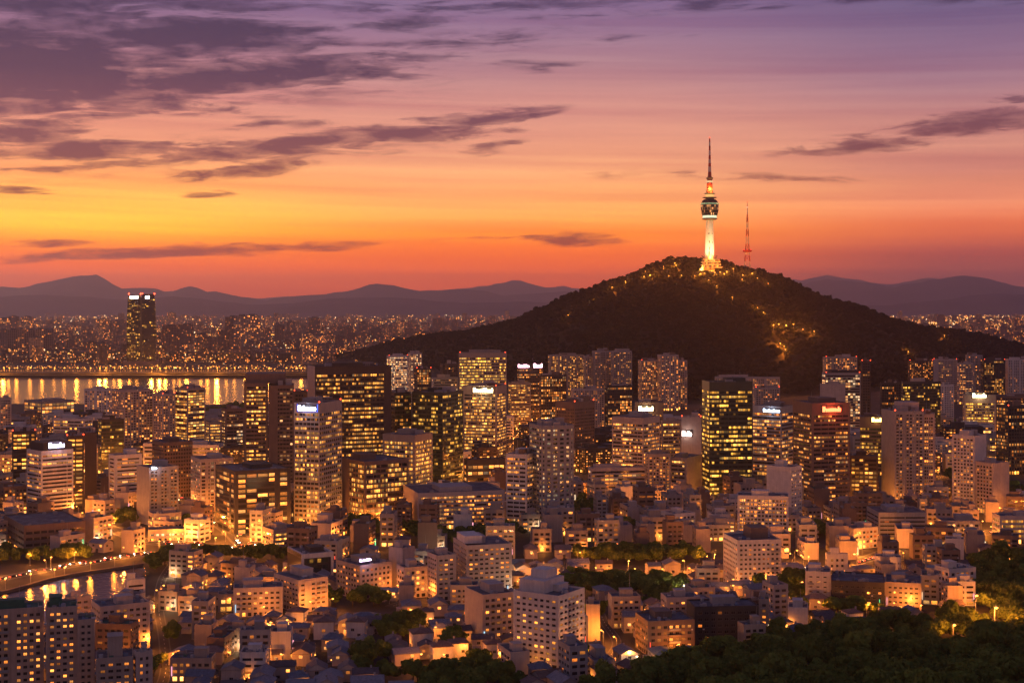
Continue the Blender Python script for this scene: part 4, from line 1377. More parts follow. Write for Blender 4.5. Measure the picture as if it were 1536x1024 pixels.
hero(NEARB, cA, 'low pale block with a floodlit blank wall and roof lamp', 'pale block with floodlit wall', 411, 448, 492, 872, 920, style('villa', wall=W_PINK, p=.35, core={0: (.2, .42)}), near=True, th=30)
hero(NEARB, cA, 'brown six-storey block with a small violet roof sign', 'brown block with violet sign', 504, 540, 588, 850, 900, style('villa', wall=W_TAN, p=.35, fh=2.9), near=True, th=34, sign=(539, 556, 838, 842, (.8, .6, 1.0), 9.0, 0, 1500))
hero(NEARB, cA, 'windowless pale stair tower between the brown and cream blocks', 'windowless stair tower', 583, 604, 622, 824, 890, style('blank', wall=W_PINK), faces='bbbb', th=45, near=True)
hero(NEARB, cA, 'low cream block with lit rooms along its top floor', 'low cream block', 595, 606, 641, 853, 898, style('villa', wall=W_PINK, p=.5), near=True, th=20)
hero(NEARB, cA, 'narrow pale apartment block with double windows below the long slab', 'narrow pale apartments', 641, 655, 684, 835, 902, style('villa', wall=W_PINK, p=.25, fh=2.9, bay=3.2), near=True, th=22)
r, w, d, h = hero(NEARB, cA, 'wide stepped apartment block with a white rooftop room', 'wide stepped apartments', 680, 700, 768, 820, 900, style('villa', wall=W_PINK, p=.3, fh=2.9, bay=3.3), near=True, th=16)
add_block(r, -w * .48, -d * .3, h + .9, -w * .1, d * .3, h + 5.5, 'rooftop_room', W_WHITE)
hero(NEARB, cA, 'pale apartment block with a striped windowless flank', 'striped-flank apartments', 697, 724, 772, 894, 968, style('villa', wall=W_PINK, p=.35, fh=2.9, bay=3.0), near=True, faces='wwwb', th=24)
r, w, d, h = hero(NEARB, cA, 'large white corner apartment block with a stepped rooftop', 'large white corner block', 770, 838, 877, 896, 1006, style('villa', wall=W_WHITE, p=.3, fh=3.0, bay=3.6, pier=1.5, tint='gold', shop=.9, shop_s=2.2, units=5), near=True, th=58)
add_block(r, -w * .35, -d * .1, h + .1, w * .4, d * .46, h + 6.2, 'upper_storeys', W_WHITE)
add_block(r, -w * .1, 0, h + 6.3, w * .3, d * .35, h + 10.5, 'rooftop_cube', W_WHITE)
hero(NEARB, cA, 'plain orange-lit slab with no windows behind the white corner block', 'plain orange-lit slab', 879, 879, 900, 908, 962, style('blank', wall=W_TAN), faces='bbbb', depth=12, near=True)
hero(NEARB, cA, 'blank-sided white block with warm rooms above the villas', 'blank-sided white block', 991, 1012, 1043, 772, 806, style('villa', wall=W_WHITE, p=.5), faces='wwwb', th=34)
hero(NEARB, cA, 'cream block with two rows of lit rooms under the stepped apartments', 'cream block with lit rows', 1052, 1054, 1103, 780, 806, style('villa', wall=W_PINK, p=.7), depth=16)
r, w, d, h = hero(NEARB, cA, 'white gridded apartment block with a brown rooftop cube', 'white gridded block', 1085, 1106, 1172, 812, 886, style('villa', wall=W_WHITE, p=.25, fh=2.9, bay=3.0, pier=1.3, pent=0), near=True, th=18)
add_block(r, -w * .1, -d * .2, h + .1, w * .3, d * .3, h + 7, 'rooftop_cube', W_BROWN)
hero(NEARB, cA, 'brown villa block with lit square windows among the trees', 'brown villa block in the trees', 953, 972, 1042, 934, 985, style('villa', wall=W_BROWN, p=.4, bay=3.4), near=True, th=18)
hero(NEARB, cA, 'pale wing with a lit corner behind the black-fronted block', 'pale wing with lit corner', 991, 1000, 1050, 898, 950, style('villa', wall=W_PINK, p=.3), near=True, th=15)
hero(NEARB, cA, 'wide black-fronted block with a slate roof terrace', 'black-fronted block', 1030, 1042, 1138, 912, 972, style('villa', wall=W_DARK, p=.2, fh=3.2, bay=3.4, units=8, pwall=W_GREY), near=True, faces='wwwb', th=14)
hero(NEARB, cA, 'narrow tan end house beside the black-fronted block', 'narrow tan end house', 1138, 1138, 1154, 900, 956, style('villa', wall=W_TAN, p=.3), near=True, depth=12)
hero(NEARB, cA, 'white slab with slit windows starting the long dark complex', 'white slab with slit windows', 1208, 1208, 1246, 858, 906, style('villa', wall=W_WHITE, p=.08, bay=4.6, pier=2.4, sp=.7), near=True, depth=16)
hero(NEARB, cA, 'long dark-faced complex under grey roofs with solar frames', 'long dark complex', 1247, 1247, 1327, 872, 914, style('villa', wall=W_DARK, p=.3, bay=3.2, units=9, pent=0), near=True, depth=30)
hero(NEARB, cA, 'tan end wing of the long dark complex', 'tan wing of the dark complex', 1328, 1328, 1382, 874, 914, style('villa', wall=W_TAN, p=.15), near=True, depth=28)
hero(NEARB, cA, 'grey wing with a bright doorway ending the long complex', 'grey wing with bright doorway', 1382, 1382, 1409, 864, 906, style('villa', wall=W_GREY, p=.3), near=True, depth=20)
hero(NEARB, cA, 'pink blank-walled block over the orange street', 'pink blank-walled block', 1260, 1281, 1317, 794, 824, style('villa', wall=W_PINK, p=.35, shop=1), faces='wwwb', th=40)
hero(O, cO, 'grey-brown wide block with dark gridded floors and one lit row', 'grey-brown gridded block', 1300, 1318, 1390, 770, 812, style('stripe', wall=W_GREY, p=.04, bay=4, pier=.5, shop=.8), th=16)
hero(O, cO, 'low slate-roofed hall with small lights beside the grey-brown gridded block', 'slate-roofed hall', 1404, 1412, 1470, 782, 812, style('villa', wall=W_GREY, p=.4), depth=18)
hero(O, cO, 'flood of yellow windows in a pale office at the right edge', 'yellow-flooded pale office', 1488, 1500, 1556, 775, 816, style('lit', wall=W_PINK, p=.85), th=20)
hero(NEARB, cA, 'small white windowless tower near the wooded slope', 'small white windowless tower', 1418, 1418, 1446, 809, 848, style('blank', wall=W_WHITE), faces='bbbb', depth=12, near=True)
hero(NEARB, cA, 'white curved-front building with a bluish lamp', 'white curved-front building', 1312, 1312, 1352, 836, 864, style('blank', wall=W_WHITE), faces='bwww', depth=12, near=True, plan=round_plan)
hero(NEARB, cA, 'pale flat block with lit side rooms before the trees', 'pale flat block before the trees', 1400, 1424, 1464, 855, 892, style('villa', wall=W_WHITE, p=.35), near=True, th=36)
hero(NEARB, cA, 'white boxy block with slanted grey roof on the side street', 'white boxy block', 1238, 1240, 1272, 832, 862, style('blank', wall=W_WHITE), depth=14, near=True)
hero(NEARB, cA, 'brown narrow block below the white gridded apartments', 'brown narrow block', 1120, 1122, 1153, 900, 948, style('villa', wall=W_BROWN, p=.1), near=True, depth=12)
hero(NEARB, cA, 'pale windowless wall of a low block by the wood', 'pale low block by the wood', 1182, 1182, 1212, 912, 942, style('blank', wall=W_WHITE), faces='bwww', depth=14, near=True)
hero(O, cO, 'tiered brick office glowing at the busy junction', 'glowing junction office', 393, 410, 458, 796, 828, style('lit', wall=W_TAN, p=.5, sp=.5), th=24)

# ------------------------------------------------------------------ the tower on the hill
def tower():
    Y = 3120.0
    k = Y / FPX
    X = (1064.5 - 768) * k
    z = lambda row: EYE + (HOR - row) * k
    Z0 = z(414)
    r = root('observation_tower', 'tower', (X, Y, Z0), 0.0, 'white floodlit observation tower with dark glass pod and red antenna on the hilltop')
    q = lambda row: z(row) - Z0
    conc = wallmat((0.75, 0.77, 0.72), 0.7, streak=0.08)
    dkgl = winmat(p=.34, tint='pale', s=1.0, glass=(.03, .05, .045), metal=.5, seg=1.0, mull=.12, vm=.12)
    bronze = wallmat((.25, .19, .13), .5, .5)
    # station building with terraces
    b = MB()
    b.box(-11 * k, -8 * k, q(424), 6.5 * k, 10 * k, q(402))
    b.box(-11.2 * k, -8.2 * k, q(404.5), 6.7 * k, 8 * k, q(403.8))
    for j in range(7):
        b.box((-10.5 + j * 2.6) * k, -8.6 * k, q(415), (-9.9 + j * 2.6) * k, -8.05 * k, q(404.6))
    base = part('station_hall', b, wallmat((.60, .46, .22), .8), r)
    g = MB()
    for j in range(6):
        g.quad(((-9.7 + j * 2.6) * k, -8.04 * k, q(413)), ((-8.1 + j * 2.6) * k, -8.04 * k, q(413)), ((-8.1 + j * 2.6) * k, -8.04 * k, q(406)), ((-9.7 + j * 2.6) * k, -8.04 * k, q(406)))
    part('hall_window', g, emat('hall_glow', (1.0, .5, .08), 2.6), base)
    for (x0, x1, r0, r1, dd) in ((-12.5, 18, 402, 400.6, 9), (-12.5, 15.5, 398.2, 396.8, 9.5), (-12, 15, 394, 392.6, 9), (-11, 14, 390, 389, 8)):
        b = MB()
        b.box(x0 * k, -dd * k, q(r0), x1 * k, dd * k, q(r1))
        b.box(x0 * k, -dd * k, q(r1), x1 * k, -dd * k + .3, q(r1) + 1.1)
        part('terrace', b, wallmat((.5, .42, .34), .8), r)
    for (x0, x1, r0, r1, tint) in ((-10, 12, 400.6, 398.2, 'warm'), (-10.5, 12, 396.8, 394, 'gold'), (-9.5, 11, 392.6, 390, 'warm')):
        b = MB()
        b.prism([(x0 * k, -7.5 * k), (x1 * k, -7.5 * k), (x1 * k, 7 * k), (x0 * k, 7 * k)], q(r0), q(r1), 0, False, (3.0, 6.0))
        part('gallery', b, winmat(p=.6, tint=tint, s=2.2, seg=2.0), r)
    b = MB()
    for j in range(9):       # slanting struts round the foot of the shaft
        a = 2 * PI * j / 9
        b.tube((8 * k * math.cos(a), 8 * k * math.sin(a), q(389)), (12.5 * k * math.cos(a), 12.5 * k * math.sin(a), q(383)), .5, .35, 5)
        b.tube((12.5 * k * math.cos(a), 12.5 * k * math.sin(a), q(383)), (10 * k * math.cos(a + .5), 10 * k * math.sin(a + .5), q(389)), .35, .35, 5)
    part('deck_strut', b, bronze, r)
    # shaft
    b = MB()
    b.lathe([(7.4 * k, q(389)), (7.0 * k, q(378)), (6.3 * k, q(362)), (5.7 * k, q(345)), (5.5 * k, q(329))], 32)
    sh = part('shaft', b, conc, r)
    for (dx_, row, hh, ww) in ((-1.6, 381, 8, 1.4), (-1.2, 373, 5, 1.0), (3.2, 364, 3, .9), (-1.2, 363, 3.6, 1.2), (-1.5, 350.5, 1.4, 3.2), (2.6, 350.5, 1.4, 1.8)):
        b = MB()
        rad = 6.9 * k - max(0, (378 - row)) * .045 * k
        yy = -math.sqrt(max(rad ** 2 - (dx_ * k) ** 2, 0.1))
        b.box((dx_ - ww / 2) * k, yy - .5, q(row + hh / 2), (dx_ + ww / 2) * k, yy + 2.0, q(row - hh / 2))
        part('shaft_opening', b, M_DARK, sh)
    # pod: flared collar, bright ring, dark glass drum, sloping shoulder
    b = MB()
    b.lathe([(5.6 * k, q(331)), (9.5 * k, q(330)), (11.4 * k, q(329.6)), (11.6 * k, q(328)), (10.6 * k, q(327.6)), (10.4 * k, q(327))], 32)
    part('pod_collar', b, bronze, r)
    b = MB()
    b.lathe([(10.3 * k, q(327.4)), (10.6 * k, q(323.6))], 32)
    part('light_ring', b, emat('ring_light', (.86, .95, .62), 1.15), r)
    b = MB()
    prof = [(11.6 * k, 323.4), (12.5 * k, 319.5), (13.3 * k, 315.5), (13.6 * k, 311.5), (13.5 * k, 307.5), (12.6 * k, 304)]
    for (r0, a0), (r1, a1) in zip(prof, prof[1:]):
        b2 = MB()
        b2.lathe([(r0 - .3, q(a0)), (r1 - .3, q(a1))], 44)
        part('glass_ring', b2, dkgl, r)
        b.lathe([(r1 - .5, q(a1 + .35)), (r1 + .25, q(a1 + .35)), (r1 + .25, q(a1 - .35)), (r1 - .5, q(a1 - .35))], 32)
    b.lathe([(10 * k, q(323.6)), (11.8 * k, q(323.6)), (11.8 * k, q(323)), (10 * k, q(323))], 32)
    part('pod_frame', b, bronze, r)
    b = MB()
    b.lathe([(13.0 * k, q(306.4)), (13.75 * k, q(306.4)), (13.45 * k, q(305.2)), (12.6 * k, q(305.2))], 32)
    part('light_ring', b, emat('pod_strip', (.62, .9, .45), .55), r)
    b = MB()
    b.lathe([(12.6 * k, q(304)), (11.3 * k, q(302.4)), (11.6 * k, q(301.6)), (10.6 * k, q(301)), (9 * k, q(299.5))], 32)
    part('pod_roof', b, M_DARK, r)
    b = MB()
    b.lathe([(9 * k, q(299.6)), (6.6 * k, q(298.8)), (6.4 * k, q(297.5)), (10.4 * k, q(297)), (10.5 * k, q(296)), (6.3 * k, q(295.8))], 28)
    b.lathe([(6.0 * k, q(291.5)), (7.8 * k, q(291)), (7.9 * k, q(290)), (5.6 * k, q(289.7))], 28)
    part('antenna_deck', b, bronze, r)
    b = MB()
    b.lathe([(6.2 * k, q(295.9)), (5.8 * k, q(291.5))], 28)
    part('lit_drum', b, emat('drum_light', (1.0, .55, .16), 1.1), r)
    # lattice stage and mast
    red = wallmat((.50, .05, .03), .6)
    wht = wallmat((.7, .62, .56), .6)
    b = MB()
    rows_ = [289.6, 285, 280, 275, 270, 266]
    wd = [4.6, 4.4, 4.1, 3.8, 3.5, 3.2]
    for (ra, wa), (rb2, wb) in zip(zip(rows_, wd), zip(rows_[1:], wd[1:])):
        for j in range(8):
            a0, a1 = 2 * PI * j / 8, 2 * PI * (j + 1) / 8
            pa = (wa * k * math.cos(a0), wa * k * math.sin(a0), q(ra))
            pb = (wb * k * math.cos(a0), wb * k * math.sin(a0), q(rb2))
            b.tube(pa, pb, .55, .55, 5)
            b.tube(pa, (wb * k * math.cos(a1), wb * k * math.sin(a1), q(rb2)), .4, .4, 4)
            b.tube(pb, (wb * k * math.cos(a1), wb * k * math.sin(a1), q(rb2)), .4, .4, 4)
    b.lathe([(3.0 * k, q(289.6)), (2.3 * k, q(270))], 12)
    part('antenna_cage', b, red, r)
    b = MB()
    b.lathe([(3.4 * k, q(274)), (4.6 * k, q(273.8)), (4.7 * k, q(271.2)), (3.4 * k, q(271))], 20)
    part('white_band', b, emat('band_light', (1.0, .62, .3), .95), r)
    b = MB()
    b.lathe([(2.5 * k, q(269)), (5.0 * k, q(268.6)), (5.1 * k, q(266.4)), (2.5 * k, q(266))], 20)
    part('antenna_deck', b, bronze, r)
    seg = [266, 258, 250, 245, 239, 233, 226, 219, 213, 207.5]
    rad = [3.2, 2.5, 2.2, 2.0, 1.8, 1.6, 1.45, 1.3, 1.1, .8]
    for i in range(len(seg) - 1):
        b = MB()
        b.tube((0, 0, q(seg[i])), (0, 0, q(seg[i + 1]) - .02), rad[i] * k, rad[i + 1] * k * 1.0, 10)
        part('mast_section', b, red if i % 2 == 0 else wht, r)
    for row, colr, s in ((252, (1, .75, .45), 1.15), (240.5, (1, .8, .6), .95), (213.5, (1, .85, .7), .9), (206.5, (1, .08, .03), .9)):
        b = MB()
        b.lathe([(0.05, q(row) - s * k), (s * 1.25 * k, q(row)), (0.05, q(row) + s * k)], 10)
        part('beacon', b, emat('mast_beacon', colr, 3.5), r)
    # the floodlights that whiten the shaft, and the warm lamps of the hall
    for (a, e) in ((-2.2, 1.0), (-.95, 1.0), (.6, .5), (2.6, .5)):
        d = bpy.data.lights.new('floodlight', 'SPOT')
        d.energy = 1.3e5 * e
        d.color = (.42, 1.0, .55)
        d.spot_size = math.radians(84)
        d.spot_blend = .8
        d.shadow_soft_size = 1.0
        p0 = Vector((27 * k * math.cos(a), 27 * k * math.sin(a), q(392)))
        o = link('floodlight', d, r, p0)
        tgt = Vector((0, 0, q(343)))
        o.rotation_euler = (tgt - p0).to_track_quat('-Z', 'Y').to_euler()
    for (x, y, zz, e) in ((-5, -11, 412, 6e4), (2, -11, 410, 4e4), (-14, -6, 404, 1.2e5), (0, -11, 386, 1.5e4), (0, 6.5, 281, 3e4), (0, -6.5, 284, 9e4)):
        d = bpy.data.lights.new('hall_lamp', 'POINT')
        d.energy = e
        d.color = (1.0, .45, .08)
        d.shadow_soft_size = 1.0
        link('hall_lamp', d, r, (x * k, y * k, q(zz)))
    LANDMARKS.append((1064, 360, 'observation tower', Y))
    FOOT.append((X, Y, 26, 24, 0))

    # the thinner lattice mast
    Y2 = 3190.0
    k = Y2 / FPX
    X = (1121 - 768) * k
    Z0 = EYE + (HOR - 408) * k
    q = lambda row: EYE + (HOR - row) * k - Z0
    r = root('lattice_mast', 'mast', (X, Y2, Z0), 0.0, 'slim red and white lattice mast standing beside the floodlit tower')
    LV = [(412, 5.0), (402, 4.3), (392, 3.7), (383, 3.2), (377, 2.9), (366, 2.2), (355, 1.8), (344, 1.4), (334, 1.05), (325, .85)]
    for i in range(len(LV) - 1):
        b = MB()
        (r0, w0), (r1, w1) = LV[i], LV[i + 1]
        cs = [(-1, -1), (1, -1), (1, 1), (-1, 1)]
        for j in range(4):
            c0, c1_ = cs[j], cs[(j + 1) % 4]
            p0 = (c0[0] * w0 * k, c0[1] * w0 * k, q(r0))
            p1 = (c0[0] * w1 * k, c0[1] * w1 * k, q(r1))
            n0 = (c1_[0] * w0 * k, c1_[1] * w0 * k, q(r0))
            n1 = (c1_[0] * w1 * k, c1_[1] * w1 * k, q(r1))
            b.tube(p0, p1, .5, .45, 5)
            b.tube(p0, n1, .3, .3, 4)
            b.tube(n0, p1, .3, .3, 4)
            b.tube(p1, n1, .3, .3, 4)
        part('lattice_section', b, wht if i % 2 else red, r)
    b = MB()
    b.lathe([(2.9 * k, q(378.4)), (6.6 * k, q(377.6)), (7.0 * k, q(376)), (6.4 * k, q(375)), (2.9 * k, q(374.6))], 20)
    part('platform', b, wallmat((.5, .04, .03), .5), r)
    for j in range(6):
        b = MB()
        a = 2 * PI * j / 6 + .3
        b.lathe([(.05, q(373.6)), (1.2, q(374.4)), (.05, q(375.2))], 8, 0, 6.2 * k * math.cos(a), 6.2 * k * math.sin(a))
        part('beacon', b, emat('platform_beacon', (1.0, .06, .04), 2.5), r)
    sg = [325, 319, 313, 308, 303.5]
    for i in range(4):
        b = MB()
        b.tube((0, 0, q(sg[i])), (0, 0, q(sg[i + 1]) - .02), (.95 - .12 * i) * k, (.85 - .12 * i) * k, 8)
        part('mast_section', b, red if i % 2 == 0 else wht, r)
    for row in (320.5, 311, 303):
        b = MB()
        b.lathe([(.05, q(row) - 1.2), (1.5, q(row)), (.05, q(row) + 1.2)], 8)
        part('beacon', b, emat('mast_beacon', (1, .75, .5) if row > 305 else (1, .08, .03), 3.5), r)
    LANDMARKS.append((1121, 360, 'lattice mast', Y2))


tower()

# ------------------------------------------------------------------ the twin-shafted skyscraper across the river
def skyscraper():
    Y = EYE * FPX / (548 - HOR)
    k = Y / FPX
    X = (212 - 768) * k
    z = lambda row: EYE + (HOR - row) * k
    r = root('skyscraper', 'skyscraper', (X, Y, 0), 0.22, 'dark tapering skyscraper with white crown lights and red beacons across the river')
    gl = winmat(p=.36, tint='yell', s=1.7, glass=(.02, .028, .035), metal=.4, seg=3.0, mull=.2, vm=.25, wall=(.03, .032, .04))
    gl2 = winmat(p=.16, tint='yell', s=2.0, glass=(.03, .035, .05), metal=.4, seg=3.0, mull=.2, vm=.25, wall=(.03, .032, .045))
    for (x0, x1, y0, y1, tp, mt) in ((-20, -1.6, -14, 20, 443, gl), (1.6, 20.5, -10, 22, 441, gl2)):
        b = MB()
        H_ = z(tp)
        lev = [0, H_ * .12, H_ * .5, H_ * .82, H_ * .95, H_]
        ins = [0.0, -1.0, -1.5, .5, 2.2, 3.6]
        for (a0, i0), (a1, i1) in zip(zip(lev, ins), zip(lev[1:], ins[1:])):
            s0, s1 = (i0 if x0 < 0 else 0), (i1 if x0 < 0 else 0)
            e0, e1 = (i0 if x0 > 0 else 0), (i1 if x0 > 0 else 0)
            A_ = [(x0 * k + s0 * k * .5, y0 * k), (x1 * k - e0 * k * .5, y0 * k), (x1 * k - e0 * k * .5, y1 * k), (x0 * k + s0 * k * .5, y1 * k)]
            B_ = [(x0 * k + s1 * k * .5, y0 * k), (x1 * k - e1 * k * .5, y0 * k), (x1 * k - e1 * k * .5, y1 * k), (x0 * k + s1 * k * .5, y1 * k)]
            for j in range(4):
                pa, pb, pc, pd = A_[j], A_[(j + 1) % 4], B_[(j + 1) % 4], B_[j]
                L = math.hypot(pb[0] - pa[0], pb[1] - pa[1])
                nu, v0, v1 = round(L / 4.2), round(a0 / 4.6), round(a1 / 4.6)
                b.quad((*pa, a0), (*pb, a0), (*pc, a1), (*pd, a1), [(j * 30, v0), (j * 30 + nu, v0), (j * 30 + nu, v1), (j * 30, v1)])
        b.poly([(p[0], p[1], H_) for p in B_])
        part('shaft', b, mt, r)
    b = MB()
    b.box(-1.7 * k, -8 * k, 0, 1.7 * k, 18 * k, z(446))
    part('core', b, wallmat((.05, .05, .07), .4), r)
    b = MB()
    b.box(-26 * k, -18 * k, 0, 26 * k, 24 * k, z(541))
    part('podium', b, wallmat((.22, .14, .13), .7), r)
    for (x0, x1) in ((-16, -4), (6, 12)):
        b = MB()
        b.box(x0 * k, -14.6 * k if x0 < 0 else -10.6 * k, z(448), x1 * k, -14.1 * k if x0 < 0 else -10.1 * k, z(444))
        part('crown_sign', b, emat('crown_light', (1.0, .85, .7), 9.0), r)
    for x in (-18, -1, 1.5, 19):
        b = MB()
        b.lathe([(.05, z(442)), (2.2, z(440.5)), (.05, z(439))], 8, 0, x * k, 0)
        part('beacon', b, M_RED, r)
    LANDMARKS.append((212, 500, 'skyscraper', Y))
    FOOT.append((X, Y, 60, 60, 0))


skyscraper()
LANDMARKS.append((232, 560, 'river', 3300))

# ------------------------------------------------------------------ trees
def crown_mesh(name, seed, n_leaf, leaf, mat, R=3.8, Hh=3.4):
    rs = np.random.RandomState(seed)
    nb = rs.randint(8, 12)
    cen = rs.normal(0, 1, (nb, 3))
    cen /= np.linalg.norm(cen, axis=1)[:, None]
    cen *= rs.uniform(.25, .75, (nb, 1))
    cen[:, 2] = np.abs(cen[:, 2]) * rs.choice([1, 1, -0.5], nb)
    cen *= np.array([R, R, Hh])
    cr_ = rs.uniform(.32, .6, nb) * R
    w = cr_ ** 2 / (cr_ ** 2).sum()
    ci = rs.choice(nb, n_leaf, p=w)
    d = rs.normal(0, 1, (n_leaf, 3))
    d /= np.linalg.norm(d, axis=1)[:, None]
    rad = cr_[ci] * rs.uniform(.72, 1.04, n_leaf)
    c = cen[ci] + d * rad[:, None] * np.array([1, 1, .85])
    nrm = d + rs.normal(0, .45, (n_leaf, 3))
    nrm /= np.linalg.norm(nrm, axis=1)[:, None]
    t1 = np.cross(nrm, rs.normal(0, 1, (n_leaf, 3)))
    t1 /= np.linalg.norm(t1, axis=1)[:, None]
    t2 = np.cross(nrm, t1)
    s = leaf * rs.uniform(.6, 1.3, (n_leaf, 1))
    v = np.stack([c + t1 * s, c + t2 * s * .6, c - t1 * s, c - t2 * s * .6], 1).reshape(-1, 3)
    f = np.arange(n_leaf * 4).reshape(-1, 4)
    me = bpy.data.meshes.new(name)
    me.from_pydata(v.tolist(), [], f.tolist())
    me.materials.append(mat)
    me.update()
    return me


NEAR_CROWNS = [crown_mesh('crown', 20 + i, 1500, .62, M_LEAF, 3.6 + .4 * (i % 3), 3.2 + .5 * (i % 2)) for i in range(6)]
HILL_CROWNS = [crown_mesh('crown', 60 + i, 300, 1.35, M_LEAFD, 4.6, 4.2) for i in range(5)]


def trunk_mesh(seed, hgt=4.5):
    rs = random.Random(seed)
    b = MB()
    b.tube((0, 0, -1), (rs.uniform(-.2, .2), rs.uniform(-.2, .2), hgt), .34, .2, 7)
    for k_ in range(4):
        a = rs.uniform(0, 6.28)
        z0 = hgt * rs.uniform(.5, .85)
        b.tube((0, 0, z0), (1.8 * math.cos(a), 1.8 * math.sin(a), z0 + 2.0), .14, .06, 5)
    return b.mesh('trunk', M_TRUNK)


TRUNKS = [trunk_mesh(i) for i in range(3)]

WOOD = [gp(*p) for p in [(850, 1062), (900, 1046), (950, 1034), (1010, 1010), (1060, 1000), (1140, 974), (1240, 955), (1292, 946), (1370, 950), (1425, 934), (1447, 905), (1452, 880), (1450, 848), (1500, 832), (1700, 822), (1700, 1290), (850, 1290)]]
ZONES = [(520, 794, 52, 7), (585, 800, 40, 5), (680, 812, 66, 9), (748, 806, 44, 8), (900, 796, 52, 8), (950, 838, 92, 9), (1020, 838, 50, 6), (880, 884, 34, 12), (965, 886, 58, 12), (905, 930, 26, 16),
         (985, 905, 30, 8), (548, 906, 50, 7), (440, 912, 15, 7), (620, 897, 22, 4), (600, 950, 32, 16), (556, 1002, 30, 18), (672, 972, 22, 9), (725, 998, 22, 10), (700, 1030, 90, 22), (243, 1005, 14, 22),
         (258, 962, 14, 9), (1165, 896, 30, 14), (1205, 880, 24, 9), (246, 850, 34, 10), (300, 838, 60, 4), (14, 838, 30, 8), (95, 838, 40, 5), (190, 782, 24, 7), (280, 790, 20, 5), (142, 628, 34, 12), (336, 622, 34, 12),
         (905, 648, 14, 12), (1412, 640, 30, 9), (1500, 742, 46, 26), (1225, 800, 26, 8), (1390, 800, 14, 5), (600, 1015, 24, 8), (880, 1000, 40, 14), (1000, 968, 40, 9), (1110, 965, 40, 6),
         (1270, 922, 60, 4), (1045, 760, 22, 5), (880, 765, 22, 8), (60, 842, 80, 4), (820, 905, 12, 6), (480, 905, 16, 6), (1330, 905, 40, 5), (395, 838, 50, 5), (1195, 905, 20, 8)]
tree_pts = []
FLARE = [(263.0, 775.0), (268.0, 822.0), (228.0, 735.0)]
tr = random.Random(5)


def in_canal(x, y, m=0):
    return in_poly(x, y, CANAL)


def river_side(x, y):
    return y > gp(0, 606)[1] and y < gp(0, 548)[1] and x < gp(505, 585)[0] * y / gp(505, 585)[1] + 0 and x < -200


for (px, py, rx, ry) in ZONES:
    x0, ya = gp(px - rx, py)[0], gp(px, py + ry)[1]
    x1, yb = gp(px + rx, py)[0], gp(px, py - ry)[1]
    n = int(abs(x1 - x0) * abs(yb - ya) * .78 / 52)
    for _ in range(min(n, 130)):
        a, q_ = tr.uniform(0, 2 * PI), math.sqrt(tr.random())
        x, y = (x0 + x1) / 2 + q_ * math.cos(a) * (x1 - x0) / 2, (ya + yb) / 2 + q_ * math.sin(a) * (yb - ya) / 2
        if blocked(x, y, 2.5) or on_road(x, y, 2.0) or in_canal(x, y):
            continue
        tree_pts.append((x, y, tr.uniform(.8, 1.35)))
xs_ = [p[0] for p in WOOD]
ys_ = [p[1] for p in WOOD]
x = min(xs_)
while x < min(max(xs_), 360):
    y = min(ys_)
    while y < max(ys_):
        qx, qy = x + tr.uniform(-2.6, 2.6), y + tr.uniform(-2.6, 2.6)
        if in_poly(qx, qy, WOOD) and not blocked(qx, qy, 3.0) and not on_road(qx, qy, 2.0) and qx < .42 * qy:
            pxx, pyy = proj(qx, qy, 0)
            clear = (abs(pxx - 1440) < 36 and abs(pyy - 1010) < 12) or any(math.hypot(qx - a_, qy - b_) < 11 or (abs(qx - a_ * qy / b_) < 9 and 0 < b_ - qy < 34) for a_, b_ in FLARE)
            if not clear and tr.random() < .93:
                tree_pts.append((qx, qy, tr.uniform(.85, 1.45) + .6 * tr.random() ** 4))
        y += 8.6
    x += 8.6
# the nearest in the picture stand as trees of their own, the others as one wood
inframe = [t for t in tree_pts if 0 < proj(t[0], t[1], 8)[0] < 1536 and proj(t[0], t[1], 8)[1] < 1030]
inframe.sort(key=lambda t: t[1])
single = inframe[:120] + [t for k_, t in enumerate(inframe[120:]) if k_ % 3 == 0][:170]
sset = set(single)
rest = [t for t in tree_pts if t not in sset]
TREES = []
for i, (x, y, s) in enumerate(single):
    z0 = float(terrain(x, y)) - .5
    r = root('tree', 'tree', (x, y, z0), tr.uniform(0, 6.28), None, 'broadleaf trees of the town and the wooded slope')
    r.scale = (s, s, s * tr.uniform(.9, 1.15))
    link('trunk', TRUNKS[i % 3], r)
    link('crown', NEAR_CROWNS[tr.randrange(6)], r, (0, 0, 6.0))
    TREES.append(r)


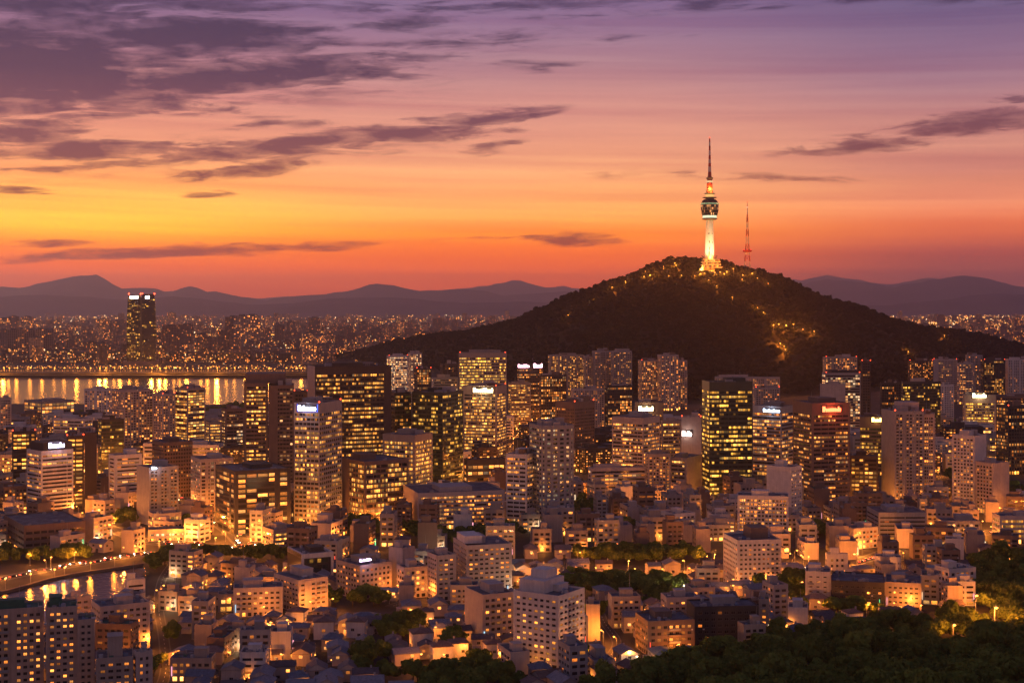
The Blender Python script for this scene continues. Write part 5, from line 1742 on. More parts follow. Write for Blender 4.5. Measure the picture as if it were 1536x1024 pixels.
def wood(name, pts, protos, label):
    """one object: crowns stood on its points"""
    me = bpy.data.meshes.new(name)
    me.from_pydata([(p[0], p[1], p[2]) for p in pts], [], [])
    at = me.attributes.new('size', 'FLOAT', 'POINT')
    at.data.foreach_set('value', [p[3] for p in pts])
    at = me.attributes.new('turn', 'FLOAT', 'POINT')
    at.data.foreach_set('value', [random.Random(i).uniform(0, 6.28) for i in range(len(pts))])
    at = me.attributes.new('pick', 'INT', 'POINT')
    at.data.foreach_set('value', [random.Random(i + 9).randrange(len(protos)) for i in range(len(pts))])
    o = link(name, me, kind='stuff', label=label, category='woodland')
    ng = bpy.data.node_groups.new(name, 'GeometryNodeTree')
    ng.interface.new_socket(name='Geometry', in_out='INPUT', socket_type='NodeSocketGeometry')
    ng.interface.new_socket(name='Geometry', in_out='OUTPUT', socket_type='NodeSocketGeometry')
    gi, go = ng.nodes.new('NodeGroupInput'), ng.nodes.new('NodeGroupOutput')
    iop = ng.nodes.new('GeometryNodeInstanceOnPoints')
    g2i = ng.nodes.new('GeometryNodeJoinGeometry')
    for p in reversed(protos):
        oi = ng.nodes.new('GeometryNodeObjectInfo')
        oi.inputs['Object'].default_value = p
        oi.inputs['As Instance'].default_value = True
        ng.links.new(oi.outputs['Geometry'], g2i.inputs[0])
    def attr(nm, ty):
        a = ng.nodes.new('GeometryNodeInputNamedAttribute')
        a.data_type = ty
        a.inputs['Name'].default_value = nm
        return a.outputs['Attribute']
    cx = ng.nodes.new('ShaderNodeCombineXYZ')
    ng.links.new(attr('turn', 'FLOAT'), cx.inputs[2])
    ng.links.new(gi.outputs[0], iop.inputs['Points'])
    ng.links.new(g2i.outputs[0], iop.inputs['Instance'])
    iop.inputs['Pick Instance'].default_value = True
    ng.links.new(attr('pick', 'INT'), iop.inputs['Instance Index'])
    ng.links.new(cx.outputs[0], iop.inputs['Rotation'])
    ng.links.new(attr('size', 'FLOAT'), iop.inputs['Scale'])
    ng.links.new(iop.outputs[0], go.inputs[0])
    md = o.modifiers.new('wood', 'NODES')
    md.node_group = ng
    return o


NP = []
for i, me in enumerate(NEAR_CROWNS):
    NP.append(next(ch for r in TREES for ch in C.objects if ch.parent == r and ch.data == me))
wood('town_wood', [(x, y, float(terrain(x, y)) + 5.2 * s, s) for (x, y, s) in rest], NP, 'dense dark broadleaf wood on the near slope')
# five real trees on the crest lend their crowns to the hill forest
hp = []
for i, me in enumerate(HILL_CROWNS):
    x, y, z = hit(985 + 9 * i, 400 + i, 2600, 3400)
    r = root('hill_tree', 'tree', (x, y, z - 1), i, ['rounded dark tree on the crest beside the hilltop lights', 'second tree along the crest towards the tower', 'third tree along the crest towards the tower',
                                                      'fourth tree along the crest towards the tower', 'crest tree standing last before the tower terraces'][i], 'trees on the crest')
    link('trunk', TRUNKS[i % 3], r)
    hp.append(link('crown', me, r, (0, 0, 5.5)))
hpts = []
hr = np.random.RandomState(3)
gx, gy = np.meshgrid(np.arange(-1450, 2600, 10.2), np.arange(2300, 4900, 10.2))
gx = (gx + hr.uniform(-3.8, 3.8, gx.shape)).ravel()
gy = (gy + hr.uniform(-3.8, 3.8, gy.shape)).ravel()
gz = terrain(gx, gy)
gu = 768 + FPX * gx / gy
Rr = np.interp(gu, RID[:, 0], RID[:, 1])
ok = (gz > 5) & (gu > 330) & (gu < 1680) & (gy < Rr + 60)
tx, ty = (1064 - 768) / FPX * 3120, 3120
ok &= ~((np.abs(gx - tx) < 28) & (gy < 3160) & (gy > 3066))
ok &= hr.uniform(0, 1, gx.shape) < .97
hs = hr.uniform(.8, 1.5, gx.shape) + .7 * hr.uniform(0, 1, gx.shape) ** 5
hpts = [(a, b, c + 3.6 * s, s) for a, b, c, s in zip(gx[ok], gy[ok], gz[ok], hs[ok])]
wood('hill_forest', hpts, hp, 'dark forest covering the whole hill below the tower')
LANDMARKS.append((1100, 470, 'wooded hill', 3000))
print('hill trees', len(hpts), 'near', len(single), len(rest))

# ------------------------------------------------------------------ smaller buildings between
def proto_building(name, cat, w, d, h, st, seed, faces=None):
    r = root(name, cat, (0, 0, 0), 0)
    make_building(r, rect(w, d), h, st, faces, False, seed)
    return r, w, d, h


def house_proto(seed):
    rn = random.Random(seed)
    w, d, h = rn.uniform(8.5, 13), rn.uniform(7.5, 10), rn.choice((5.6, 6.0, 6.4, 8.6))
    wc = rn.choice([W_PINK, W_TAN, W_WHITE, (.36, .30, .28), (.5, .42, .38)])
    rc = rn.choice([(.10, .08, .085), (.14, .115, .12), (.13, .15, .19), (.15, .10, .085), (.21, .21, .235)])
    r = root('house', 'house', (0, 0, 0), 0)
    b = MB()
    b.prism(rect(w, d), 0, h)
    hip = rn.random() < .45
    rh = rn.uniform(1.7, 2.6)
    if not hip:
        b.tri((-w / 2, -d / 2, h), (-w / 2, d / 2, h), (-w / 2, 0, h + rh - .15))
        b.tri((w / 2, d / 2, h), (w / 2, -d / 2, h), (w / 2, 0, h + rh - .15))
    part('wall', b, wallmat(wc), r)
    b = MB()
    o, t = .55, .18
    rx = w / 2 - (d / 2 * .8 if hip else 0) + (0 if hip else o)
    ze = h - .12
    A_ = [(-w / 2 - o, -d / 2 - o, ze), (w / 2 + o, -d / 2 - o, ze), (w / 2 + o, d / 2 + o, ze), (-w / 2 - o, d / 2 + o, ze)]
    R0, R1 = (-rx, 0, h + rh), (rx, 0, h + rh)
    b.quad(A_[0], A_[1], R1, R0)
    b.quad(A_[2], A_[3], R0, R1)
    if hip:
        b.tri(A_[1], A_[2], R1)
        b.tri(A_[3], A_[0], R0)
    for k_ in range(4):
        p, q_ = A_[k_], A_[(k_ + 1) % 4]
        if hip or k_ in (0, 2):
            b.quad((p[0], p[1], p[2] - t), (q_[0], q_[1], q_[2] - t), q_, p)
    b.quad(*[(p[0], p[1], p[2] - t) for p in reversed(A_)])
    rf = part('roof', b, noisemat('roof_tiles', tuple(c * .75 for c in rc), tuple(c * 1.3 for c in rc), .8, .75, .3) if ('t', rc) not in MATS else MATS[('t', rc)], r)
    MATS[('t', rc)] = rf.data.materials[0]
    if rn.random() < .6:
        b = MB()
        b.box(w * .2, -.4, h + rh * .5, w * .2 + .8, .4, h + rh + .9)
        part('chimney', b, wallmat(W_GREY), rf)
    # dormer or skylight
    gm = winmat(p=.5, tint='warm', s=2.6, seg=1.0, mull=.0)
    fm = wallmat((.4, .36, .33), .7)
    for (x, y, z, ang) in [(-w * .28, -d / 2, 1.0, 0), (w * .05, -d / 2, 1.0, 0), (w * .3, -d / 2, 3.7, 0), (-w * .2, -d / 2, 3.7, 0), (w / 2, -d * .15, 3.6, PI / 2), (w / 2, d * .2, 1.0, PI / 2), (-w / 2, 0, 3.6, -PI / 2), (-w * .2, d / 2, 3.6, PI), (w * .2, d / 2, 1, PI)]:
        g = MB()
        g.quad((-.8, -.05, 0), (.8, -.05, 0), (.8, -.05, 1.35), (-.8, -.05, 1.35))
        for bx in ((-.9, 0, -.8, 1.35), (.8, 0, .9, 1.35), (-.9, -.1, .9, 0), (-.9, 1.35, .9, 1.45), (-.04, 0, .04, 1.35)):
            g.box(bx[0], -.12, bx[1], bx[2], -.01 if bx[0] != -.04 else -.06, bx[3], 1)
        if 'hw' not in MATS:
            MATS['hw'] = g.mesh('window', [gm, fm])
        o_ = link('window', MATS['hw'], r, (x, y, z))
        o_.rotation_euler = (0, 0, ang)
    b = MB()
    b.box(-w * .02, -d / 2 - .1, 0, w * .02 + 1.0, -d / 2 + .1, 2.2)
    part('door', b, M_DARK, r)
    if rn.random() < .3:  # bare fill light added for amber glow between houses, no fitting
        dl = bpy.data.lights.new('lamp_or_fill_light', 'POINT')
        dl.energy = 1100
        dl.color = (1.0, .30, .04)
        dl.shadow_soft_size = .3
        link('lamp_or_fill_light', dl, r, (w * .25, -d / 2 - 2.5, 3.4))
    if rn.random() < .6:
        b = MB()
        b.lathe([(.03, 2.5), (.32, 2.75), (.03, 3.0)], 8, 0, w * rn.uniform(.1, .4), -d / 2 - .45)
        part('porch_lamp', b, M_LAMP, r)
    if rn.random() < .5:
        b = MB()
        b.box(-w * .5, -d / 2 - 2.6, 0, -w * .1, -d / 2 + .01, 2.9)
        part('porch', b, wallmat(wc), r)
    names = {(.10, .08, .085): 'dark brown', (.14, .115, .12): 'brown', (.13, .15, .19): 'slate blue', (.15, .10, .085): 'reddish', (.21, .21, .235): 'grey'}
    return r, w, d, (('hipped ' if hip else 'gabled ') + names[rc] + ' roofed house')


WALLN = {W_WHITE: 'white', W_PINK: 'pinkish', W_TAN: 'tan', W_BROWN: 'brown', W_DKBR: 'dark brown', W_GREY: 'grey', W_DARK: 'black'}
HP = [house_proto(100 + i) for i in range(14)]
VP = []
for i in range(24):
    rn = random.Random(300 + i)
    wl = rn.choice([W_PINK, W_TAN, W_WHITE, W_GREY, W_TAN, W_BROWN, W_BROWN])
    nf = rn.choice((2, 2, 3, 3, 4, 5))
    w, d, h = rn.uniform(11, 20), rn.uniform(9, 14), 3.4 + nf * 3.1 + 1
    r, *_ = proto_building('low_block', 'low block', w, d, h, style('villa', wall=wl, p=rn.uniform(.1, .32), bay=rn.uniform(2.8, 4), sp=rn.uniform(.5, .6), groof=rn.random() < .25), 900 + i, rn.choice(['wwww', 'wwwb', 'wbww', 'wwwb']))
    VP.append((r, w, d, f"{WALLN[wl]} {['three', 'four', 'five', 'six'][nf - 2]}-storey block"))
MP = []
for i in range(28):
    rn = random.Random(500 + i)
    wl = rn.choice([W_PINK, W_TAN, W_GREY, W_BROWN, W_DKBR, W_WHITE, W_DARK])
    sn = rn.choice(['office', 'stripe', 'apt', 'aptg', 'brown', 'lit', 'apt'])
    w, d = rn.uniform(20, 40), rn.uniform(14, 22)
    h = rn.choice((16, 20, 24, 28, 34, 40, 50))
    r, *_ = proto_building('mid_rise', 'mid-rise', w, d, h, style(sn, wall=wl, p=rn.uniform(.3, .65), bay=rn.uniform(2.6, 3.6)), 700 + i, rn.choice(['wwww', 'wwwb', 'wwwb']))
    MP.append((r, w, d, f"{WALLN[wl]} {'lit ' if sn == 'lit' else ''}{'low ' if h < 21 else 'tall ' if h > 38 else ''}{'office' if sn in ('office', 'stripe', 'brown', 'lit') else 'apartments'}", h))
index_children()
PLACED = []     # (root, phrase of looks, kind word)
used = set()


def place(proto, x, y, yaw, adj, kind, group, sc_=1.0, z=0.0):
    r = proto
    if r.name in used:
        r = copy_tree(proto)
    else:
        used.add(r.name)
    r.location = (x, y, z)
    r.rotation_euler = (0, 0, yaw)
    r.scale = (sc_, sc_, sc_)
    r['group'] = group
    PLACED.append((r, adj, kind))
    return r


fr = random.Random(11)
nh = nv = nm = 0
STREETY = []
y = 655.0
rowi = 0
while y < 3900:
    step = 14.2 if y < 1010 else (22 if y < 1350 else (34 if y < 1750 else 48 if y < 2400 else 60))
    xm = .40 * y
    x = -xm + fr.uniform(0, step)
    rowi += 1
    while x < xm:
        qx, qy = x + fr.uniform(-2, 2), y + fr.uniform(-2.5, 2.5)
        px, py = proj(qx, qy, 0)
        yaw0 = .35 * math.sin(qx / 170.0 + 1) + .25 * math.sin(qy / 210.0)
        xs2 = step * fr.uniform(1.0, 1.25)
        x += xs2
        if in_canal(qx, qy) or in_poly(qx, qy, [(a, b) for a, b in RIVER]) or (qy > 2480 and px < 500) or in_poly(qx, qy, WOOD) or terrain(qx, qy) > 1.0:
            continue
        if 120 < px < 380 and 604 < py < 640:
            continue
        if px < 232 and 828 < py < 908:
            continue
        if -10 < px < 430 and 836 < py < 872 and px < 400 and py < 880:
            if px < 225:
                continue
        if any(((px - a) / (b_ + 2)) ** 2 + ((py - c_) / (d_ + 1.5)) ** 2 < 1 for (a, c_, b_, d_) in ZONES):
            continue
        if rowi % 4 == 0 and fr.random() < .75:
            STREETY.append((qx, qy))
            continue
        if y < 1010:
            big = fr.random() < (.07 if px > 430 else .26)
            if big and nv < 285:
                p = VP[fr.randrange(len(VP))]
                rad = max(p[1], p[2]) / 2
                if blocked(qx, qy, rad * .75 + 1) or on_road(qx, qy, rad * .6 + 2):
                    big = False
                else:
                    place(p[0], qx, qy, yaw0 + fr.choice((0, 0, PI / 2)) + fr.uniform(-.1, .1), p[3], 'block', 'low blocks between the streets')
                    FOOT.append((qx, qy, p[1] / 2, p[2] / 2, yaw0))
                    nv += 1
                    continue
            if not big and nh < 282:
                p = HP[fr.randrange(len(HP))]
                if blocked(qx, qy, 5.5) or on_road(qx, qy, 6):
                    continue
                place(p[0], qx, qy, yaw0 + fr.choice((0, PI / 2, PI, -PI / 2)) + fr.uniform(-.15, .15), p[3], 'house', 'houses with pitched roofs', fr.uniform(.9, 1.12))
                nh += 1
        elif y < 1500:
            if fr.random() < .55 and nh < 296 and y < 1330:
                p = HP[fr.randrange(len(HP))]
                if blocked(qx, qy, 7) or on_road(qx, qy, 6):
                    continue
                place(p[0], qx, qy, yaw0 + fr.choice((0, PI / 2)), p[3], 'house', 'houses with pitched roofs', 1.1)
                nh += 1
            elif nv < 290:
                p = VP[fr.randrange(len(VP))]
                rad = max(p[1], p[2]) / 2
                if blocked(qx, qy, rad + 1) or on_road(qx, qy, rad * .7 + 2):
                    continue
                s = fr.uniform(1.0, 1.25)
                place(p[0], qx, qy, yaw0 + fr.uniform(-.1, .1) + fr.choice((0, PI / 2)), p[3], 'block', 'low blocks between the streets', s)
                nv += 1
        else:
            if nm < 290:
                lim = 30 if y < 2000 else 60
                cand = [p for p in MP if p[4] <= lim]
                p = cand[fr.randrange(len(cand))]
                rad = max(p[1], p[2]) / 2
                if blocked(qx, qy, rad * .7 + 2) or on_road(qx, qy, rad * .7 + 2):
                    continue
                place(p[0], qx, qy, yaw0 + fr.uniform(-.1, .1), p[3], 'mid-rise', 'mid-rise blocks between the towers', fr.uniform(.9, 1.15))
                nm += 1
    y += step * (1.0 if y < 1010 else 1.1)
for lst in (HP, VP, MP):      # a kind that found no plot is not built
    for p in lst:
        if p[0].name not in used:
            for ch in list(kids(p[0])):
                for c2 in list(kids(ch)):
                    bpy.data.objects.remove(c2)
                bpy.data.objects.remove(ch)
            bpy.data.objects.remove(p[0])
print('houses', nh, 'blocks', nv, 'midrise', nm)

# ------------------------------------------------------------------ street lamps
def lamp_proto(white=False):
    r = root('street_lamp', 'street lamp', (0, 0, 0), 0)
    b = MB()
    b.tube((0, 0, 0), (0, 0, 7.6), .14, .08, 7)
    b.tube((0, 0, 0), (0, 0, .6), .24, .2, 7)
    part('pole', b, M_METAL, r)
    b = MB()
    b.tube((0, 0, 7.5), (1.5, 0, 8.1), .07, .06, 6)
    part('arm', b, M_METAL, r)
    b = MB()
    b.tube((1.2, 0, 8.25), (2.2, 0, 8.3), .26, .16, 8)
    hd = part('lamp_housing', b, M_METAL, r)
    b = MB()
    b.lathe([(.05, 7.55), (.42, 7.75), (.52, 8.0), (.05, 8.12)], 8, 0, 1.7, 0)
    part('bulb', b, M_LAMPW if white else M_LAMP, r)
    return r


LD = {}


def lamp_or_fill_light(e, c):
    key = (round(e, -2), c)
    if key not in LD:
        d = bpy.data.lights.new('lamp_or_fill_light', 'POINT')
        d.energy = e
        d.color = c
        d.shadow_soft_size = .5
        LD[key] = d
    return LD[key]


ORG = (1.0, .27, .03)
LP0, LP1 = lamp_proto(), lamp_proto(True)
index_children()
lampn = 0


def put_lamp(x, y, yaw=0.0, e=6000, white=False, z=0.0, hh=1.0):
    global lampn
    if lampn >= 299:
        return
    p = LP1 if white else LP0
    if not (lampn == 0 and not white):
        if p.name in used or not white:
            r = copy_tree(p)
        else:
            r = p
            used.add(p.name)
    else:
        r = p
    r.location = (x, y, z)
    r.rotation_euler = (0, 0, yaw)
    r.scale = (hh, hh, hh)
    link('lamp_or_fill_light', lamp_or_fill_light(e, (1.0, .7, .4) if white else ORG), r, (1.7, 0, 7.2))
    r['group'] = 'street lamps'
    PLACED.append((r, 'white street lamp' if white else 'orange street lamp', 'lamp'))
    lampn += 1


HOT = [(302, 796, 4e4), (318, 790, 3e4), (338, 783, 3e4), (338, 812, 3e4), (264, 812, 1.6e4), (240, 776, 2e4), (200, 772, 2e4), (298, 672, 3e4), (312, 668, 3e4), (332, 905, 1.6e4), (342, 918, 2e4), (300, 908, 1.4e4),
       (776, 642, 4e4), (788, 644, 4e4), (824, 630, 5e4), (1176, 752, 2e4), (1066, 752, 2.4e4), (870, 742, 2.6e4), (892, 748, 2e4), (930, 752, 1.4e4), (965, 750, 2.0e4), (985, 752, 1.8e4), (1330, 764, 3e4), (1352, 768, 2e4),
       (1380, 762, 2e4), (1300, 766, 1.6e4), (1262, 826, 2.4e4), (1285, 826, 2e4), (1192, 842, 2.4e4), (1205, 850, 2e4), (1060, 852, 1.8e4), (1130, 888, 1.0e4), (1150, 886, 0.9e4), (1098, 888, 0.8e4), (880, 1002, 1.8e4),
       (856, 1006, 1.6e4), (905, 968, 2.4e4), (925, 978, 2e4), (1016, 990, 1.4e4), (940, 1000, 1.4e4), (440, 800, 2.4e4), (470, 798, 1.8e4), (596, 780, 2.4e4), (572, 784, 2.2e4), (540, 784, 1.8e4), (505, 812, 2.0e4),
       (560, 828, 1.4e4), (660, 812, 1.2e4), (495, 918, 1.4e4), (470, 922, 1.6e4), (584, 905, 1.4e4), (600, 897, 2e4), (108, 1030, 2.2e4), (40, 1040, 2e4), (218, 978, 1.0e4), (256, 1005, 1.6e4), (232, 930, 1.2e4), (236, 905, 1e4), (410, 955, 1.2e4),  # the two lowest here are added to warm the tan slab walls
       (430, 950, 1.2e4), (620, 935, 1e4), (1490, 805, 3e4), (1515, 800, 3e4), (1478, 812, 1.4e4), (1532, 806, 3e4), (1500, 775, 3e4), (1485, 768, 3e4), (1460, 880, 1e4), (1510, 855, 1e4), (1200, 892, 1.2e4), (1340, 925, 1.3e4),
       (1300, 926, 1.3e4), (1230, 922, 1.2e4), (1362, 918, 1.4e4), (700, 990, 7e3), (748, 1000, 9e3), (185, 765, 2e4), (196, 775, 1.4e4), (160, 802, 1.2e4), (640, 900, 1.2e4), (1180, 925, 1e4), (45, 848, 8e3), (76, 852, 8e3)]
for (x, y), e in zip(FLARE, (7e4, 3e4, 1.6e4)):
    put_lamp(x, y, -1.6, e, z=float(terrain(x, y)), hh=1.9 if e > 5e4 else 1.5)
put_lamp(*gp(714, 1016), 1.0, 9e3)
for (px, py, e) in HOT:
    x, y = gp(px, py)
    if in_canal(x, y):
        continue
    put_lamp(x, y, fr.uniform(0, 6), e * .6, z=float(terrain(x, y)))
# along the roads
acc = 0
last = None
side = 1
for (x, y, a, wd) in MAINPTS:
    if last is None or math.hypot(x - last[0], y - last[1]) > (30 if y < 1500 else 55):
        side = -side
        nx, ny = -math.sin(a) * side, math.cos(a) * side
        qx, qy = x + nx * (wd / 2 + 1.2), y + ny * (wd / 2 + 1.2)
        last = (x, y)
        if blocked(qx, qy, .8) or in_canal(qx, qy):
            continue
        put_lamp(qx, qy, math.atan2(-ny, -nx), 27000 if y < 1250 else 22000, white=False)
fr.shuffle(STREETY)
for (x, y) in STREETY:
    if y > 2300 or blocked(x, y, 1.5) or terrain(x, y) > 1:
        continue
    if fr.random() < (.5 if y < 1200 else .6):
        put_lamp(x, y, fr.uniform(0, 6), 8000 if y < 1100 else 18000, white=fr.random() < .08)
# the two lamps flaring among the trees on the slope
print('lamps', lampn)

# lamps and lit tree clumps on the hill
HL = [(1012, 400, 1), (1014, 403, .8), (995, 405, .4), (975, 417, 1), (982, 421, 1), (966, 420, .7), (1003, 419, .5), (938, 427, .7), (918, 436, .6), (888, 455, .3), (852, 478, .35), (1022, 418, .4), (1050, 416, .9), (1057, 417, 1), (1072, 414, 1),
      (1080, 413, 1), (1090, 412, 1), (1086, 416, .8), (1114, 417, .9), (1113, 424, .6), (1128, 415, .6), (1136, 422, .4), (1152, 430, .4), (1063, 426, .4), (1075, 434, .4), (1098, 451, .3), (1136, 467, .5), (1145, 474, .5), (1168, 492, .9),
      (1179, 493, 1), (1190, 492, .5), (1160, 494, .4), (1204, 500, .5), (1221, 503, .8), (1170, 520, .8), (1178, 531, .7), (1176, 526, .5), (1416, 507, .4), (1362, 532, .5), (968, 412, .3), (1100, 408, .5), (1042, 420, .4)]
hl = 0
for (px, py, s) in HL:
    x, y, z = hit(px, py + 3, 2300, 4300)
    r = root('path_lamp', 'path lamp', (x, y - 2, z), 0, None, 'lamps along the paths of the hill')
    b = MB()
    b.tube((0, 0, -2), (0, 0, 11), .15, .1, 6)
    part('pole', b, M_METAL, r)
    b = MB()
    q_ = .7 + 1.3 * s
    b.lathe([(.05, 11 - q_ * .6), (q_ * .7, 11), (.05, 11 + q_ * .6)], 8)
    part('bulb', b, emat('path_glow', (1.0, .36, .05), 5.0), r)
    d = lamp_or_fill_light(round(1.3e5 * s, -3), (1.0, .25, .02))
    link('lamp_or_fill_light', d, r, (0, -3, 12))
    PLACED.append((r, 'orange hillside lamp', 'lamp'))

# lamps of the far river bank, mirrored in the water
bank = [(6, 2), (26, .8), (46, .6), (64, .7), (97, .5), (116, 1.2), (136, .4), (150, 2.2), (159, 2.2), (181, 1.1), (206, .4), (228, 2.4), (240, 2.4), (249, 1.6), (262, .5), (281, 1.6), (302, .6), (326, 2.6), (352, .5), (370, 1.8), (384, .7), (404, .9), (430, .8), (452, .9),
        (14, .6), (82, .4), (172, .5), (195, .7), (270, .6), (312, .8), (340, .5)]
bp = None
for i, (px, s) in enumerate(bank):
    Yb = y1 + 12 + (i % 3) * 6
    if bp is None:
        r = root('bank_lamp', 'bank lamp', (0, 0, 0), 0, None)
        b = MB()
        b.tube((0, 0, 0), (0, 0, 12), .25, .15, 6)
        part('pole', b, M_METAL, r)
        b = MB()
        b.lathe([(.05, 11.2), (1.9, 12.6), (.05, 14)], 8)
        part('bulb', b, emat('bank_glow', (1.0, .36, .05), 5.0), r)
        bp = r
        index_children()
    else:
        r = copy_tree(bp)
    r.location = ((px - 768) / FPX * Yb, Yb, 10)
    r['group'] = 'lamps along the far river bank'
    d = bpy.data.lights.new('lamp_or_fill_light', 'POINT')
    d.energy = 4e4 * s * s
    d.color = (1.0, .30, .03)
    d.shadow_soft_size = 3.0
    link('bank_light', d, r, (0, -6, 13))
    PLACED.append((r, 'orange lamp on the far bank', 'lamp'))

# lamps whose light lies on the near canal
for (px, s) in ((8, 1.0), (46, 1.4), (82, .6), (97, 1.2), (136, 1.4), (172, .9)):
    t_ = px / 213
    x, y = gp(px, 893 - 42 * t_ - 8)
    d = bpy.data.lights.new('quay_light', 'POINT')
    d.energy = 3.2e3 * s
    d.color = (1.0, .27, .025)
    d.shadow_soft_size = .9
    r = root('quay_lamp', 'quay lamp', (x, y, 0), 0, None, 'lamps along the canal quay')
    b = MB()
    b.tube((0, 0, 0), (0, 0, 6.5), .14, .09, 6)
    part('pole', b, M_METAL, r)
    b = MB()
    b.lathe([(.05, 6.2), (.6, 6.7), (.05, 7.2)], 8)
    part('bulb', b, M_LAMP, r)
    link('lamp_or_fill_light', d, r, (0, -1.5, 6.7))
    PLACED.append((r, 'orange lamp on the canal quay', 'lamp'))

# quay wall of the canal
cw = MB()
top = smooth([gp(*p) for p in [(-60, 900), (0, 892), (90, 868), (180, 854), (215, 849)]])
ribbon(cw, [(x, y + 2.2) for x, y in top], 2.4, 1.9)
for (a, b_) in zip(top, top[1:]):
    cw.quad((a[0], a[1] + 1.0, 0), (b_[0], b_[1] + 1.0, 0), (b_[0], b_[1] + 1.0, 1.9), (a[0], a[1] + 1.0, 1.9))
part('quay_wall', cw, wallmat((.16, .13, .12), .9), label='long dark stone wall holding the canal bank below the riverside road', category='quay wall')

# ------------------------------------------------------------------ cars
def car_proto(i, paint):
    r = root('car', 'car', (0, 0, 0), 0)
    b = MB()
    b.prism([(-2.15, -.85), (2.15, -.85), (2.2, 0), (2.15, .85), (-2.15, .85), (-2.2, 0)], .35, .85, 0, True)
    lo = [(-1.9, -.84), (1.3, -.84), (1.3, .84), (-1.9, .84)]
    hi = [(-1.5, -.68), (.5, -.68), (.5, .68), (-1.5, .68)]
    for k_ in range(4):
        p0, p1, p2, p3 = lo[k_], lo[(k_ + 1) % 4], hi[(k_ + 1) % 4], hi[k_]
        b.quad((*p0, .85), (*p1, .85), (*p2, 1.42), (*p3, 1.42), None, 1)
    b.poly([(*p, 1.42) for p in hi], 0)
    part('body', b, [wallmat(paint, .3, .3), wallmat((.02, .02, .025), .1)], r)
    for (x, y) in ((-1.35, -.8), (1.35, -.8), (1.35, .8), (-1.35, .8)):
        b = MB()
        b.tube((x, y - .1, .33), (x, y + .1, .33), .33, .33, 10)
        part('wheel', b, M_DARK, r)
    for y in (-.6, .6):
        b = MB()
        b.box(2.17, y - .2, .52, 2.3, y + .2, .78)
        part('headlight', b, emat('headlight', (1.0, .82, .55), 45.0), r)
        b = MB()
        b.box(-2.3, y - .2, .55, -2.17, y + .2, .8)
        part('taillight', b, emat('taillight', (1.0, .05, .02), 22.0), r)
    return r


CN = ['white car', 'black car', 'silver car', 'red car', 'grey car']
CP = [car_proto(i, c) for i, c in enumerate([(.6, .6, .6), (.03, .03, .035), (.35, .36, .38), (.3, .03, .02), (.15, .15, .16)])]
index_children()
cr2 = random.Random(8)
nc = 0
cpos = []
for (x, y, a, wd) in MAINPTS:
    if nc >= 220:
        break
    if cr2.random() < (.6 if y < 1600 else .2):
        sd = cr2.choice((-1, 1))
        off = sd * wd * cr2.choice((.14, .36) if wd > 15 else (.24,))
        qx, qy = x - math.sin(a) * off, y + math.cos(a) * off
        if any(math.hypot(qx - c[0], qy - c[1]) < 5.5 for c in cpos) or blocked(qx, qy, 2):
            continue
        cpos.append((qx, qy))
        i = cr2.randrange(5)
        place(CP[i], qx, qy, a + (0 if sd < 0 else PI), CN[i], 'car', 'cars on the lit streets', 1.0, .14)
        nc += 1
print('cars', nc)

# ------------------------------------------------------------------ the city beyond the river and the hill
FW = [(.30, .20, .17), (.20, .14, .13), (.38, .28, .24), (.12, .09, .09)]
DP = []
for i in range(14):
    rn = random.Random(40 + i)
    w, d, h = rn.uniform(18, 46), rn.uniform(14, 24), rn.choice((22, 30, 38, 46, 55, 66, 80))
    h = {4: 66, 9: 68, 6: 94, 12: 98}.get(i, h)
    mt = winmat(p=rn.choice((.05, .1, .16, .3)), tint='warm', s=rn.uniform(2.0, 3.2), glass=(.03, .03, .03), seg=1.0, mull=.22, vm=.3, wall=rn.choice(FW))
    b = MB()
    b.prism(rect(w, d), 0, h, 0, False, (4.6, 4.2))
    b.prism(rect(w * .4, d * .5), h, h + 4, 1)
    b.prism([(w * .25, -d * .2), (w * .35, -d * .2), (w * .35, d * .1), (w * .25, d * .1)], h, h + 2.5, 1)
    me = b.mesh('far_block', [mt, M_ROOF])
    DP.append((me, ('tall ' if h > 60 else 'low ' if h < 31 else '') + 'lit far block'))
dr = random.Random(77)
spec = [(20, 533, 4), (33, 533, 9), (46, 533, 4), (59, 534, 9), (72, 533, 4), (349, 523, 6), (363, 524, 12), (378, 522, 12), (238, 545, 3), (128, 520, 5), (160, 522, 5), (178, 526, 2), (420, 520, 4), (500, 535, 3), (268, 515, 3)]
nd = 0
dist_boxes = []


def far_block(x, y, i, yaw, s=1.0):
    global nd
    o = link('far_block', DP[i % len(DP)][0], None, (x, y, 0))
    o.rotation_euler = (0, 0, yaw)
    o.scale = (s, s, s)
    o['category'] = 'distant block'
    o['group'] = 'distant blocks beyond the water'
    PLACED.append((o, DP[i % len(DP)][1], 'block'))
    nd += 1


for (px, py, i) in spec:
    x, y = gp(px, py)
    far_block(x, y, i, -math.atan(x / y) + dr.uniform(-.1, .1), 1.35)
for _ in range(20000):
    if nd >= 285:
        break
    px = dr.uniform(-40, 700) if dr.random() < .8 else dr.uniform(1380, 1580)
    py = HOR + 93 * dr.uniform(.42, 1.0) ** 1.0 - 1
    if px > 1300:
        py = HOR + dr.uniform(28, 62)
    x, y = gp(px, py)
    if terrain(x, y) > 2 or y < y1 + 190:
        continue
    if blocked(x, y, 20):
        continue
    far_block(x, y, dr.randrange(14), dr.uniform(-.8, .8), dr.uniform(.6, 1.25))
